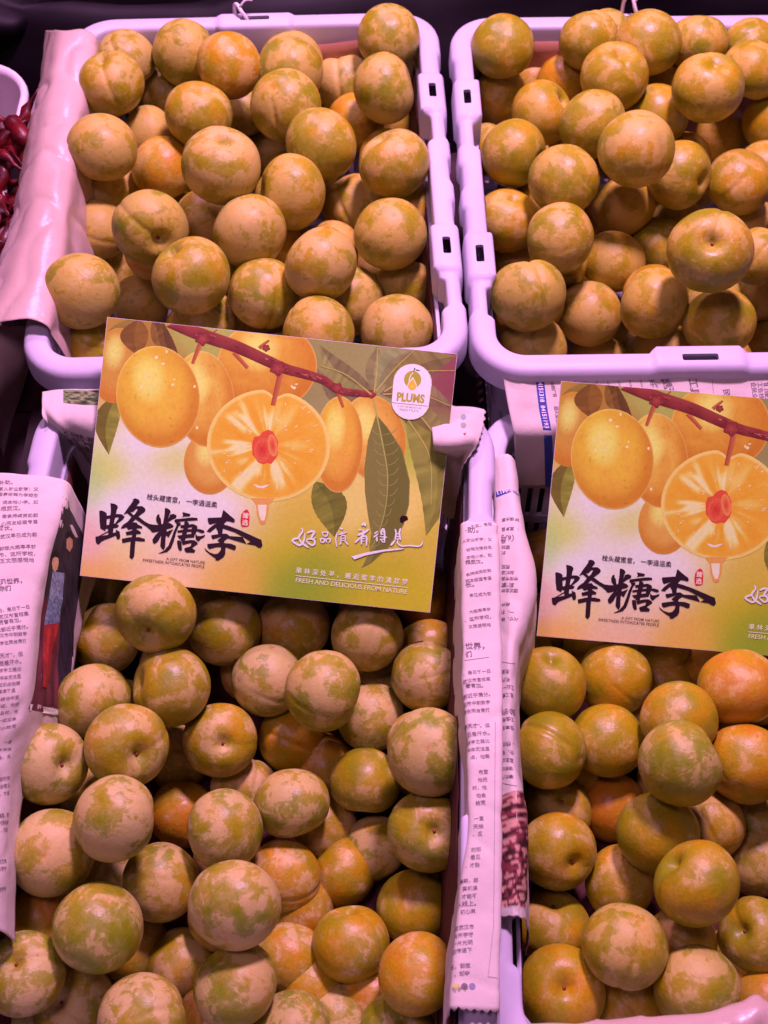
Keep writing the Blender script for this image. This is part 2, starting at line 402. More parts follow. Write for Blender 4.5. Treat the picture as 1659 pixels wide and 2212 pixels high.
    def build(s, name, mat, label=None, cat=None, group=None, parent=None, thick=.0002):
        vs = [p for r in s.g for p in r]; n = s.nu+1
        fs = [(j*n+i, j*n+i+1, (j+1)*n+i+1, (j+1)*n+i) for j in range(s.nv) for i in range(s.nu)]
        o = link(name, mesh(name, vs, fs, mat, True), parent)
        md = o.modifiers.new('thickness', 'SOLIDIFY'); md.thickness = thick; md.offset = 0
        if label: tag(o, label, cat, group)
        s.o = o; return o

# ------------------------------------------------------------------ lettering
_tc = {}
def glyphs(body, bold=0.0, spacing=1.0, res=2):
    key = (body, bold, spacing, res)
    if key in _tc: return _tc[key]
    cu = bpy.data.curves.new('t', 'FONT'); cu.body = body; cu.size = 1; cu.fill_mode = 'FRONT'; cu.resolution_u = res; cu.offset = bold; cu.space_character = spacing
    o = bpy.data.objects.new('t', cu); COL.objects.link(o)
    me = bpy.data.meshes.new_from_object(o.evaluated_get(bpy.context.evaluated_depsgraph_get()))
    vs = [(v.co.x, v.co.y) for v in me.vertices]; fs = [tuple(p.vertices) for p in me.polygons]
    bpy.data.objects.remove(o); bpy.data.curves.remove(cu); bpy.data.meshes.remove(me)
    if vs:
        x0 = min(v[0] for v in vs); x1 = max(v[0] for v in vs); y0 = min(v[1] for v in vs); y1 = max(v[1] for v in vs)
    else: x0 = y0 = 0; x1 = y1 = 1
    _tc[key] = (vs, fs, x0, x1, y0, y1); return _tc[key]
class Ink:
    """collects print for one sheet: lettering, rules and patches follow the paper's surface"""
    def __init__(s, sheet): s.s = sheet; s.v = []; s.f = []; s.c = []
    def text(s, body, p0, p1, bold=0.0, width=None, off=.00035):
        if not body: return
        vs, fs, x0, x1, y0, y1 = glyphs(body, bold)
        sh = s.s; a = sh.uv(*p0); b = sh.uv(*p1)
        Lu = sh.lu((a[1]+b[1])/2); A = Vector((a[0]*Lu, a[1]*sh.Lv)); B = Vector((b[0]*Lu, b[1]*sh.Lv)); d = B-A
        k = (width or d.length)/(x1-x0); d = d.normalized(); n = Vector((-d.y, d.x))
        # glyph up must point away from the reader's down
        if s.flip(): n = -n
        base = len(s.v)
        for x, y in vs:
            q = A+d*((x-x0)*k)+n*(y*k); s.v.append(sh.P(q.x/Lu, q.y/sh.Lv, off))
        s.f.extend(tuple(base+i for i in f) for f in fs)
    def text_r(s, body, pr, cw, skew=0., bold=.014, off=.00035):
        """a line of print ending at pr, characters cw metres wide; runs on round the fold"""
        vs, fs, x0, x1, y0, y1 = glyphs(body, bold); sh = s.s; b = sh.uv(*pr); a = sh.uv(pr[0]-8, pr[1]+skew*8)
        Lu = sh.lu(b[1]); B = Vector((b[0]*Lu, b[1]*sh.Lv)); d = B-Vector((a[0]*Lu, a[1]*sh.Lv)); d = d.normalized() if d.length > 1e-9 else Vector((1, 0)); n = Vector((-d.y, d.x))
        if s.flip(): n = -n
        k = cw/.98*(1 if len(body) else 1); base = len(s.v); w = x1
        k = cw*len(body)/max(.3, x1)
        for x, y in vs: q = B+d*((x-w)*k)+n*(y*k); s.v.append(sh.P(q.x/Lu, q.y/sh.Lv, off))
        s.f.extend(tuple(base+i for i in f) for f in fs)
    def flip(s):
        g = s.s; p = g.P(.5, .5); a = g.P(.51, .5)-p; b = g.P(.5, .51)-p
        pa = [proj(p+a)[i]-proj(p)[i] for i in (0, 1)]; pb = [proj(p+b)[i]-proj(p)[i] for i in (0, 1)]
        return pa[0]*pb[1]-pa[1]*pb[0] > 0
    def poly(s, pts, col, n=1, off=.0003):
        """flat patch of print, given by its corners; subdivided so that it follows the paper"""
        u = [s.s.uv(*p) for p in pts]; base = len(s.v)
        if len(u) == 4 and n > 1:
            for j in range(n+1):
                for i in range(n+1):
                    a, b = i/n, j/n
                    q = [(u[0][k]*(1-a)+u[1][k]*a)*(1-b)+(u[3][k]*(1-a)+u[2][k]*a)*b for k in (0, 1)]
                    s.v.append(s.s.P(q[0], q[1], off)); s.c.append(col(a, b) if callable(col) else col)
            s.f.extend((base+j*(n+1)+i, base+j*(n+1)+i+1, base+(j+1)*(n+1)+i+1, base+(j+1)*(n+1)+i) for j in range(n) for i in range(n))
        else:
            cx = sum(q[0] for q in u)/len(u); cy = sum(q[1] for q in u)/len(u)
            s.v.append(s.s.P(cx, cy, off)); s.c.append(col)
            m = 2
            ring = []
            for k in range(len(u)):
                a, b = u[k], u[(k+1) % len(u)]
                for t in range(m): ring.append((a[0]+(b[0]-a[0])*t/m, a[1]+(b[1]-a[1])*t/m))
            for q in ring: s.v.append(s.s.P(q[0], q[1], off)); s.c.append(col)
            r = len(ring)
            s.f.extend((base, base+1+k, base+1+(k+1) % r) for k in range(r))
    def build(s, name, mat, parent):
        if not s.v: return
        me = mesh(name, s.v, s.f, mat)
        if s.c and len(s.c) == len(s.v):
            at_ = me.color_attributes.new('Col', 'FLOAT_COLOR', 'POINT')
            for k, c in enumerate(s.c): at_.data[k].color = (*c, 1)
        o = link(name, me, parent)
        if name in ('printed_text', 'white_lettering'): o['kind'] = 'stuff'
        return o
def rows_px(spec): return [[at(*p) if len(p) == 3 else crate_pt(*p) for p in r] for r in spec]
# ------------------------------------------------------------------ liners inside the crates; the dark sheets colour in gap shade
def liner(k, side, a0, a1, z0, z1, name, mat, label, seed):
    rows = []
    for i in range(7):
        t = i/6; r = []
        for q in range(4):
            s = q/3; z = (z0[0]*(1-t)+z0[1]*t)*(1-s)+z1*s; ins = .0035+.008*s
            c = a0+(a1-a0)*t
            r.append({'N': crate_pt(k, c, IY-ins, z), 'E': crate_pt(k, IX-ins, c, z), 'W': crate_pt(k, -IX+ins, c, z), 'S': crate_pt(k, c, -IY+ins, z)}[side])
        rows.append(r)
    return Sheet(rows, 10, 40, .0010, 45, seed).build(name, mat, label, 'paper')
liner('TL', 'N', -.085, .128, (-.034, -.009), -.12, 'liner_or_shade_sheet', M_BROWN, 'brown paper standing behind the plums at the back of upper left crate', 1)
liner('TR', 'N', -.128, .128, (-.012, -.010), -.12, 'liner_or_shade_sheet', M_BROWN, 'brown paper standing behind the plums at the back of upper right crate', 2)
liner('TL', 'E', -.165, .165, (-.030, -.030), -.12, 'liner_or_shade_sheet', M_GAP_SHADE, 'sheet coloured dark for gap shade against the right wall inside upper left crate', 3)
liner('TR', 'W', -.165, .165, (-.030, -.030), -.12, 'liner_or_shade_sheet', M_GAP_SHADE, 'sheet coloured dark for gap shade against the left wall inside upper right crate', 4)
liner('TL', 'S', -.125, .125, (-.035, -.035), -.12, 'liner_or_shade_sheet', M_GAP_SHADE, 'sheet coloured dark for gap shade against the front wall inside upper left crate', 5)
liner('TR', 'S', -.125, .125, (-.035, -.035), -.12, 'liner_or_shade_sheet', M_GAP_SHADE, 'sheet coloured dark for gap shade against the front wall inside upper right crate', 6)

liner('BL', 'E', -.19, .19, (-.030, -.030), -.14, 'liner_or_shade_sheet', M_GAP_SHADE, 'added sheet coloured dark for gap shade against the right wall inside lower left crate', 15)
liner('BL', 'W', -.19, .19, (-.030, -.030), -.14, 'liner_or_shade_sheet', M_GAP_SHADE, 'added sheet coloured dark for gap shade against the left wall inside lower left crate', 16)
liner('BR', 'W', -.19, .19, (-.030, -.030), -.13, 'liner_or_shade_sheet', M_GAP_SHADE, 'added sheet coloured dark for gap shade against the left wall inside lower right crate', 17)
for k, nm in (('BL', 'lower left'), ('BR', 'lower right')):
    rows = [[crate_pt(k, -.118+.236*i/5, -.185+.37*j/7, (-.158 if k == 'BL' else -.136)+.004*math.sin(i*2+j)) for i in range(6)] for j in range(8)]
    Sheet(rows, 20, 30, .002, 20, 7).build('liner_or_shade_sheet', M_GAP_SHADE, 'added sheet coloured dark for gap shade under the plums on the bottom of %s crate' % nm, 'paper')
# ------------------------------------------------------------------ waxed paper over the left rim of the upper left crate
rows = []
for y, xo, xc in ((66, 112, 203), (150, 100, 184), (240, 80, 167), (350, 62, 150), (430, 45, 140), (510, 28, 128), (600, -4, 112), (692, -40, 97)):
    c = at(xc, y+8, .181)
    rows.append([at(xo-14, y, .145), at(xo, y-2, .170), at(xo*.62+xc*.38, y, .183), at(xo*.2+xc*.8, y-2, .1835), c, c+Vector((.005, 0, -.022)), c+Vector((.011, 0, -.075))])
wax = Sheet(rows, 60, 170, .0009, 30, 3, sharp=2.4)
wax.build('waxed_paper', M_KRAFT, 'crumpled shiny pale pink paper draped over the left rim of upper left crate', 'paper')
rows = [[at(-70, 690, .150), at(0, 704, .150), at(62, 706, .146), at(84, 716, .12)], [at(-70, 780, .13), at(-10, 790, .13), at(40, 800, .115), at(58, 812, .08)],
        [at(-70, 860, .11), at(-20, 870, .11), at(10, 880, .09), at(28, 905, .05)], [at(-90, 940, .09), at(-50, 950, .09), at(-8, 960, .07), at(6, 985, .03)]]
Sheet(rows, 24, 40, .0012, 26, 8).build('waxed_paper', M_KRAFT, 'curled brown pink paper edge at the far left below upper left crate', 'paper')

# ------------------------------------------------------------------ newspapers
def run_lines(ink, lines, x_of, y0, dy, skew=0., w=None, bold=0.012):
    """lines of print: x_of(y) -> (left, right end of a full line of n characters), ragged left"""
    y = y0
    for ln in lines:
        if ln:
            body, n = (ln, len(ln)) if isinstance(ln, str) else ln
            xr, cw = x_of(y); ink.text(body, (xr-cw*len(body), y), (xr, y+skew*cw*len(body)), bold)
        y += dy
# left newspaper of the lower left crate
rows = []
for y, xc, z, fl in ((1036, 141, .166, .085), (1090, 131, .167, .085), (1150, 110, .166, .085), (1220, 90, .164, .085), (1290, 75, .161, .085), (1400, 62, .155, .082), (1490, 54, .149, .075), (1560, 40, .144, .060), (1640, 18, .138, .040), (1720, 10, .134, .030), (1880, 4, .128, .028), (2010, 0, .124, .026)):
    c = at(xc, y, z); o = at(-150-(y-1036)*.16, y+4, .160); q = fl/.085
    e_ = max(0, .168-c.z); rows.append([o, o.lerp(c, .12)+Vector((0, 0, .009)), o.lerp(c, .45)+Vector((0, 0, .008+.8*e_)), o.lerp(c, .75)+Vector((0, 0, .006+.45*e_)), o.lerp(c, .92)+Vector((0, 0, .003+.1*e_)), c, c+Vector((.003*q, 0, -.016*q)), c+Vector((.005*q, 0, -.045*q)), c+Vector((.008*q, 0, -.085*q))])
s = Sheet(rows, 64, 150, .0011, 36, 11, sharp=1.0)
n1 = s.build('newspaper', M_NEWS, 'newspaper folded over the left rim of lower left crate, colour photo hanging inside', 'newspaper')
ik = Ink(s)
L1 = [(1042, 28, '活补助。'), (1056, 83, '家人就业就学：父'), (1070, 82, '母亲被聘为学校生'), (1084, 82, '读本地小学。如'), (1098, 44, '扎根武汉。'), (1113, 82, '金会持续资助郭'), (1127, 81, '心网友组建专属'), (1141, 27, '成长。'), (1155, 80, '武汉早已成为郭'), (1181, 78, '郭斌大概率早就'), (1196, 76, '城市、这所学校，'), (1210, 74, '”王文丽感慨地'),
      (1310, 64, '夜归，是日复一日'), (1325, 62, '”武汉市盲校高'), (1339, 46, '赞誉有加。'), (1353, 60, '斌都近乎满分。'), (1368, 59, '武汉市中职数学'), (1383, 58, '通学生同台竞技'), (1412, 50, '“数学天才”，但'), (1428, 46, '背后是汗水。'), (1444, 46, '斌的求学之路比'), (1460, 45, '目视书本无法直'), (1475, 43, '的知识点他需'), (1490, 33, '推演复盘'), (1505, 40, '总会给他布置'), (1520, 39, '数学题，他把'), (1535, 37, '别人休息时，他'), (1551, 35, '，一遍遍会'), (1567, 34, '常常耐心给同'),
      (1600, 24, '她，一直'), (1616, 23, '每天抽'), (1632, 22, '会、反'), (1680, 20, '楚的那'), (1696, 20, '他看见'), (1712, 19, '，才能'), (1760, 18, '暑期，郭'), (1776, 17, '计算机课'), (1792, 16, '，才能不'), (1860, 14, '夏在武汉市'), (1876, 13, '与所学守'), (1920, 12, '守护更')]
for y, e_, t_ in L1: ik.text_r(t_, (e_, y+4), .0032 if y < 1250 else .0028, 0 if y < 1250 else .12, .008)
ik.text('见世界，', (0, 1262), (48, 1259), .03); ik.text('你们', (-4, 1276), (24, 1275), .03)
ik.build('printed_text', M_INK, n1)
# colour photo on the part that hangs inside
ik = Ink(s)
def pq(pts, c, n=1, off=.0003): ik.poly(pts, ink(c, .85), n, off)
rn = random.Random(4)
def grass(a, b):
    k = noise.noise(Vector((a*9, b*9, 1)))*.5+.5
    base = (50, 34, 48) if b < .5 else (96, 34, 56)
    return ink(tuple(v*(.6+.8*k) for v in base), .85)
ik.poly([(137, 1072), (186, 1170), (178, 1548), (60, 1532)], grass, 20, .00025)
def tex(c1, c2, fx, fy, sd):
    def f(a, b): return ink(tuple(p+(q-p)*min(1, max(0, .5+.9*noise.noise(Vector((a*fx, b*fy, sd)))) ) for p, q in zip(c1, c2)), .85)
    return f
ik.poly([(134, 1168), (160, 1190), (158, 1420), (128, 1330)], tex((30, 20, 34), (56, 38, 58), 5, 9, 1), 10, .0004)
ik.poly([(130, 1330), (158, 1400), (146, 1525), (126, 1500)], tex((30, 20, 40), (52, 34, 60), 5, 9, 2), 8, .0004)
ik.poly([(112, 1234), (138, 1238), (134, 1298), (104, 1292)], tex((84, 66, 120), (160, 138, 180), 14, 16, 3), 12, .0005)
ik.poly([(104, 1290), (134, 1296), (128, 1344), (94, 1350)], tex((66, 56, 110), (146, 128, 170), 18, 12, 4), 12, .00055)
ik.poly([(94, 1344), (127, 1340), (108, 1432), (90, 1426)], tex((186, 46, 50), (130, 24, 44), 4, 8, 5), 8, .0005)
ik.poly([(91, 1424), (108, 1430), (101, 1486), (90, 1484)], tex((176, 44, 50), (120, 24, 44), 4, 8, 6), 6, .0005)
pq([(113, 1203), (118, 1199), (124, 1203), (125, 1216), (122, 1230), (117, 1236), (112, 1230), (110, 1216)], (198, 124, 120), off=.0006)
pq([(111, 1206), (112, 1194), (119, 1188), (126, 1194), (126, 1206), (118, 1202)], (30, 18, 24), off=.0007)
pq([(142, 1162), (148, 1156), (155, 1162), (155, 1180), (149, 1192), (142, 1184)], (190, 110, 116), off=.0006)
pq([(141, 1164), (142, 1152), (150, 1147), (157, 1156), (156, 1166), (149, 1159)], (26, 16, 22), off=.0007)
pq([(64, 1520), (118, 1531), (172, 1540), (172, 1552), (118, 1544), (62, 1534)], (214, 160, 200), off=.0006)
ik.build('printed_photo', M_NPRINT, n1)

# newspaper strip along the right rim of the lower left crate
rows = []
for y, xc, xr in ((1128, 1002, 1076), (1250, 1001, 1079), (1350, 1001, 1082), (1500, 1006, 1085), (1650, 1016, 1085), (1800, 1014, 1083), (1920, 998, 1082), (2040, 986, 1080), (2120, 979, 1079), (2178, 977, 1078)):
    c = at(xc, y, .1665); r = at(xr, y+4, .166)
    rows.append([c+Vector((-.003, 0, -.070)), c+Vector((-.0025, 0, -.040)), c+Vector((-.0015, 0, -.012)), c, c.lerp(r, .4)+Vector((0, 0, .0012)), c.lerp(r, .8)+Vector((0, 0, .0012)), r, r+Vector((.0005, 0, -.0035))])
s = Sheet(rows, 48, 170, .0010, 42, 21, jag=(('v1', .0018),), sharp=.8)
n2 = s.build('newspaper', M_NEWS, 'long folded newspaper strip on the right rim of lower left crate', 'newspaper')
ik = Ink(s)
R1 = ['扎实，有效', '·助。', '人就业就学：父', '被聘为学校生', '本地小学。如', '根武汉。', '会持续资助郭', '网友组建专属', '长。', '早已成为郭', '', '大概率早就', '、这所学校，', '文丽感慨地', '', '', '世界，', '们', '', '，是日复一日', '武汉市盲校高', '誉有加。', '都近乎满分。', '汉市中职数学', '学生同台竞技', '', '数学天才”。但', '后是汗水。', '的求学之路比', '书本无法直', '点，他需', '', '布置', '他把', '时，他', '他会', '给同', '', '一直', '天抽', '、反', '', '的那', '看见', '，才能', '', '暑期，郭', '算机课', '才能不', '人线上。', '初心滚', '', '夏在武汉市', '与所学守', '起一片光明', '永远传递下', '', '个名，郭斌', '，却夺', '', '守护更']
full = [0, 1, 0, 0, 0, 1, 0, 0, 1, 0, 0, 0, 0, 0, 0, 0, 1, 1, 0, 0, 0, 1, 0, 0, 0, 0, 0, 0]
for i, t_ in enumerate(R1):
    y = 1135+i*16.75; cw = 9.4; e_ = 1063-max(0, (i-30))*1.35-(i*.18)
    if not t_: continue
    big = 1.45 if t_ in ('世界，', '们') else 1
    if i < 28 and full[i]: ik.text(t_, (1006, y), (1006+cw*big*len(t_), y-2), .016*big)
    else: ik.text_r(t_, (e_, y), .0027, .06, .008)
def rule(ik, a, b, w=1.0, n=14, off=.0003):
    dx, dy = b[0]-a[0], b[1]-a[1]; L = math.hypot(dx, dy); nx, ny = -dy/L*w/2, dx/L*w/2
    for k in range(n):
        p = (a[0]+dx*k/n, a[1]+dy*k/n); q = (a[0]+dx*(k+1)/n, a[1]+dy*(k+1)/n)
        u = [ik.s.uv(p[0]+nx, p[1]+ny), ik.s.uv(q[0]+nx, q[1]+ny), ik.s.uv(q[0]-nx, q[1]-ny), ik.s.uv(p[0]-nx, p[1]-ny)]; b_ = len(ik.v)
        ik.v.extend(ik.s.P(*t, off) for t in u); ik.f.append((b_, b_+1, b_+2, b_+3))
rule(ik, (1004, 1427), (1056, 1420)); rule(ik, (1070, 1560), (1066, 2000), .8, 30); rule(ik, (1066, 2000), (1054, 2110), .8); rule(ik, (1054, 2110), (1076, 2113), .8, 6)
ik.build('printed_text', M_INK, n2)
ik = Ink(s)
for cx, c in ((986, (230, 175, 130)), (1003, (130, 95, 125)), (1020, (150, 110, 175))):
    ik.poly([(cx+7.5*math.cos(a*math.pi/5), 2131+7.5*math.sin(a*math.pi/5)) for a in range(10)], ink(c))
ik.build('colour_mark', M_NPRINT, n2)

# newspaper over the left rim of the lower right crate, printed upside down
rows = []
for y, xc in ((990, 1106), (1030, 1113), (1090, 1122), (1150, 1131), (1225, 1150), (1290, 1146), (1340, 1135), (1400, 1116), (1500, 1109), (1620, 1113), (1750, 1128), (1850, 1131), (1984, 1131)):
    c = at(xc, y, .1445); l = at(1066, y-2, .1400)
    rows.append([l, l.lerp(c, .35)+Vector((0, 0, .003)), l.lerp(c, .8)+Vector((0, 0, .004)), c, c+Vector((.004, 0, -.018)), c+Vector((.010, 0, -.08))])
s = Sheet(rows, 40, 140, .0012, 32, 31, jag=(('v1', .0006),), sharp=.9)
n3 = s.build('newspaper', M_NEWS, 'newspaper with upside-down print over the left rim of lower right crate', 'newspaper')
ik = Ink(s)
U1 = [(1130, '环保水家'), (1150, '：发乡里'), (1166, '（6月'), (1176, '元'), (1188, '医院'), (1200, '城'), (1230, '同现'), (1243, '贴城坚'), (1256, '市间市民'), (1269, '到“家'), (1282, '通过主动'), (1312, '经开'), (1328, '一、引'), (1344, '尺寸、确')]
for y, t_ in U1: xs = 1084+9.0*len(t_); ik.text(t_, (xs, y-9), (1084, y-9), .016)
for i, t_ in enumerate(['主要', '机作', '工业一', '总工会', '', '民企的', '工会想', '很丰富', '', '，超过', '示，当', '富企业', '想都过', '接价几']):
    if t_: ik.text(t_, (1084+8.2*len(t_), 1448+i*17.5), (1084, 1448+i*17.5), .016)
rule(ik, (1084, 1430), (1112, 1434)); rule(ik, (1084, 1692), (1116, 1698))
ik.build('printed_text', M_INK, n3)
ik = Ink(s)
ik.poly([(1072, 1063), (1117, 1060), (1120, 1072), (1072, 1075)], (.035, .07, .30), 6); st3 = ik.build('blue_stripe', M_NPRINT, n3); ik = Ink(s)
def pic(a, b):
    k = noise.noise(Vector((a*4, b*26, 3)))+.6*noise.noise(Vector((a*11, b*40, 7)))
    c = (214, 120, 140) if k > .16 else ((130, 40, 66) if k > -.12 else (58, 18, 32))
    if b > .93: c = (212, 150, 190)
    return ink(c)
ik.poly([(1082, 1720), (1122, 1716), (1131, 1982), (1082, 1978)], pic, 40)
ik.build('printed_photo', M_NPRINT, n3)
ik = Ink(s); ik.text('(010)8413', (1116, 1061), (1074, 1062), .012, off=.0006); ik.build('white_lettering', M_TIE, st3)

# newspaper on the back rim of the lower left crate
rows = rows_px([[(91, 846, .1665), (91, 872, .168), (92, 904, .1675), (101, 917, .162)], [(120, 843, .167), (120, 872, .169), (121, 904, .168), (140, 950, .135)],
                [(160, 842, .167), (160, 870, .169), (162, 899, .168), (186, 1000, .105)], [(215, 840, .167), (215, 868, .169), (218, 903, .168), (240, 1060, .078)], [(330, 838, .167), (330, 866, .169), (332, 905, .168), (340, 1080, .07)], [(470, 838, .167), (470, 866, .169), (470, 905, .168), (480, 1080, .07)]])
s = Sheet(rows, 40, 80, .0010, 40, 41, sharp=.7)
n4 = s.build('newspaper', M_NEWS, 'newspaper corner over the back rim of lower left crate, left of the card', 'newspaper')
ik = Ink(s)
for i, t_ in enumerate(['父：学就业就人家', '生校学为聘被亲母', '如。学小地本读', '汉武根扎', '郭助资续持会金', '属专建组友网心']):
    ik.text(t_, (136+i*13, 925+i*4), (172+i*12, 1000+i*6), .016)
ik.build('printed_text', M_INK, n4)
ik = Ink(s)
def leafpic(a, b):
    k = noise.noise(Vector((a*14, b*7, 2)))
    return ink((150, 120, 110) if k > .1 else ((96, 92, 70) if k > -.15 else (50, 44, 48)))
ik.poly([(137, 843), (300, 841), (300, 866), (137, 870)], leafpic, 18); ik.build('printed_photo', M_NPRINT, n4)

# torn scrap on the same rim, right of the card
rows = rows_px([[(930, 880, .1665), (932, 915, .171), (936, 955, .172), (940, 990, .150), (950, 1110, .09)], [(980, 879, .167), (982, 915, .173), (985, 957, .1745), (980, 995, .150), (985, 1120, .085)],
                [(1022, 881, .167), (1022, 920, .171), (1016, 958, .171), (1004, 985, .155), (1004, 1110, .085)], [(1046, 886, .166), (1043, 922, .167), (1030, 960, .167), (1010, 992, .160), (1006, 1090, .10)]])
s = Sheet(rows, 40, 40, .0014, 40, 51, jag=(('v1', .0012),), sharp=1.0)
n5 = s.build('newspaper', M_NEWS, 'torn newspaper scrap with two grey dots right of the whole card', 'newspaper')
ik = Ink(s)
for cy, c in ((901, (150, 130, 165)), (919, (158, 128, 150))): ik.poly([(1001+6*math.cos(a*math.pi/6), cy+6*math.sin(a*math.pi/6)) for a in range(12)], ink(c))
ik.poly([(1000, 937), (1007, 935), (1005, 941)], ink((215, 40, 80)))
ik.build('colour_mark', M_NPRINT, n5)

# newspaper on the back rim of the lower right crate
rows = []
for x0, x1, x2, x3 in ((1086, 1098, 1110, 1116), (1150, 1160, 1172, 1176), (1230, 1238, 1246, 1250), (1350, 1354, 1360, 1362), (1500, 1502, 1504, 1504), (1690, 1690, 1690, 1690)):
    rows.append([at(x0, 808, .165), at(x0+2, 820, .163), at(x1, 880, .155), at(x2, 940, .1455), at(x2+1, 958, .137), at(x3, 1050, .085)])
s = Sheet(rows, 44, 110, .0011, 28, 61, sharp=.8)
n6 = s.build('newspaper', M_NEWS, 'newspaper with a blue numbered stripe at the back of lower right crate', 'newspaper')
ik = Ink(s); ik.poly([(1156, 815), (1174, 815), (1193, 952), (1175, 952)], (.035, .07, .30), 10); ik.poly([(1175, 952), (1193, 952), (1196, 1060), (1178, 1060)], (.035, .07, .30), 8)
st6 = ik.build('blue_stripe', M_NPRINT, n6)
ik = Ink(s); ik.text('84151318  84151193', (1161, 820), (1177, 925), .02, off=.0006); ik.build('white_lettering', M_TIE, st6)
ik = Ink(s)
ik.text('松动的广告', (1186, 816), (1196, 858), .016); ik.text('指天清仓的', (1197, 877), (1203, 922), .016)
ik.text('决广', (1398, 818), (1412, 842), .016); ik.text('决', (1238, 826), (1242, 850), .012)
ik.text('工具', (1488, 819), (1494, 860), .02); ik.text('市环', (1425, 812), (1440, 850), .07)
for i, t_ in enumerate(['企民众', '工会找', '们能']): ik.text(t_, (1622+i*14, 826), (1626+i*14, 862), .016)
ik.text('民', (1562, 842), (1564, 856), .016); rule(ik, (1538, 818), (1541, 850), .8)
for i in range(10): ik.text('次当向工业', (1212+i*24, 813+i*.5), (1218+i*24, 833+i*.5), .016)
ik.build('printed_text', M_INK, n6)

# paper on the front rim of the lower right crate
rows = []
for x, y in ((1140, 2216), (1250, 2213), (1340, 2206), (1450, 2202), (1540, 2187), (1600, 2168), (1640, 2152), (1662, 2166), (1760, 2150)):
    rows.append([at(x, y+8, .128), at(x, y, .144), at(x+2, y+40, .148), at(x+6, y+100, .144)])
Sheet(rows, 16, 60, .0016, 45, 71, jag=(('u0', .0012),), sharp=1.0).build('waxed_paper', M_KRAFT, 'torn pink paper edge over the front rim in the bottom right corner', 'paper')

# ------------------------------------------------------------------ plums
def plum_mesh(seed):
    rnd = random.Random(seed); NL, NA = 34, 64; vs, fs = [], []
    obl = rnd.uniform(.90, 1.0); groove = rnd.choice([.006, .010, .014, .020, .030, .045]); lobe = rnd.uniform(.0, .05); pit = rnd.uniform(.22, .32); tipd = rnd.uniform(.01, .03)
    def pos(th, ph):
        st = math.sin(th); ph2 = (ph+math.pi) % (2*math.pi)-math.pi
        fade = sstep(th, .05, .5)*(1-sstep(th, 2.3, 2.95))
        r = 1-pit*math.exp(-(th/.27)**2)-.07*math.exp(-(th/.60)**2)
        r -= groove*math.exp(-(ph2*st/.085)**2)*fade+.035*math.exp(-(ph2*st/.30)**2)*math.exp(-((th-.45)/.45)**2)
        r += lobe*math.cos(ph)*st*(-1)+lobe*.7*math.sin(ph*1.0)*st
        r -= tipd*math.exp(-((math.pi-th)/.12)**2)
        d = Vector((st*math.cos(ph), st*math.sin(ph), math.cos(th)))
        r += .022*noise.noise(d*1.5+Vector((seed*5.3, 1, 2)))
        return (d.x*r, d.y*r, d.z*r*obl)
    vs.append(pos(0, 0))
    for a in range(1, NL):
        th = math.pi*a/NL; th = th-.18*math.sin(2*th)*.5
        for b in range(NA): vs.append(pos(th, 2*math.pi*((b/NA)+.0)-.6*math.sin(2*math.pi*b/NA)))
    vs.append(pos(math.pi, 0)); e = len(vs)-1
    for b in range(NA):
        fs.append((0, 1+b, 1+(b+1) % NA)); fs.append((e, e-NA+(b+1) % NA, e-NA+b))
        for a in range(NL-2): i = 1+a*NA; fs.append((i+b, i+NA+b, i+NA+(b+1) % NA, i+(b+1) % NA))
    return mesh('plum', vs, fs, M_PLUM, True), vs[0][2]
PM = [plum_mesh(k) for k in range(12)]
def stem_mesh():
    vs, fs = [], []; N = 8
    for k, (r, z) in enumerate(((.062, -.03), (.058, .006), (.040, .018), (.034, .045), (.040, .055), (.0, .05))):
        for b in range(N): a = 2*math.pi*b/N; w = 1+.22*math.sin(3*a+k); vs.append((r*w*math.cos(a), r*w*math.sin(a), z))
    for k in range(5):
        for b in range(N): fs.append((k*N+b, k*N+(b+1) % N, (k+1)*N+(b+1) % N, (k+1)*N+b))
    return mesh('stem', vs, fs, M_STEM, True)
SM = stem_mesh()
GRP = {'TL': 'plums in the upper left crate', 'TR': 'plums in the upper right crate', 'BL': 'plums in the lower left crate', 'BR': 'plums in the lower right crate'}
rp = random.Random(12)
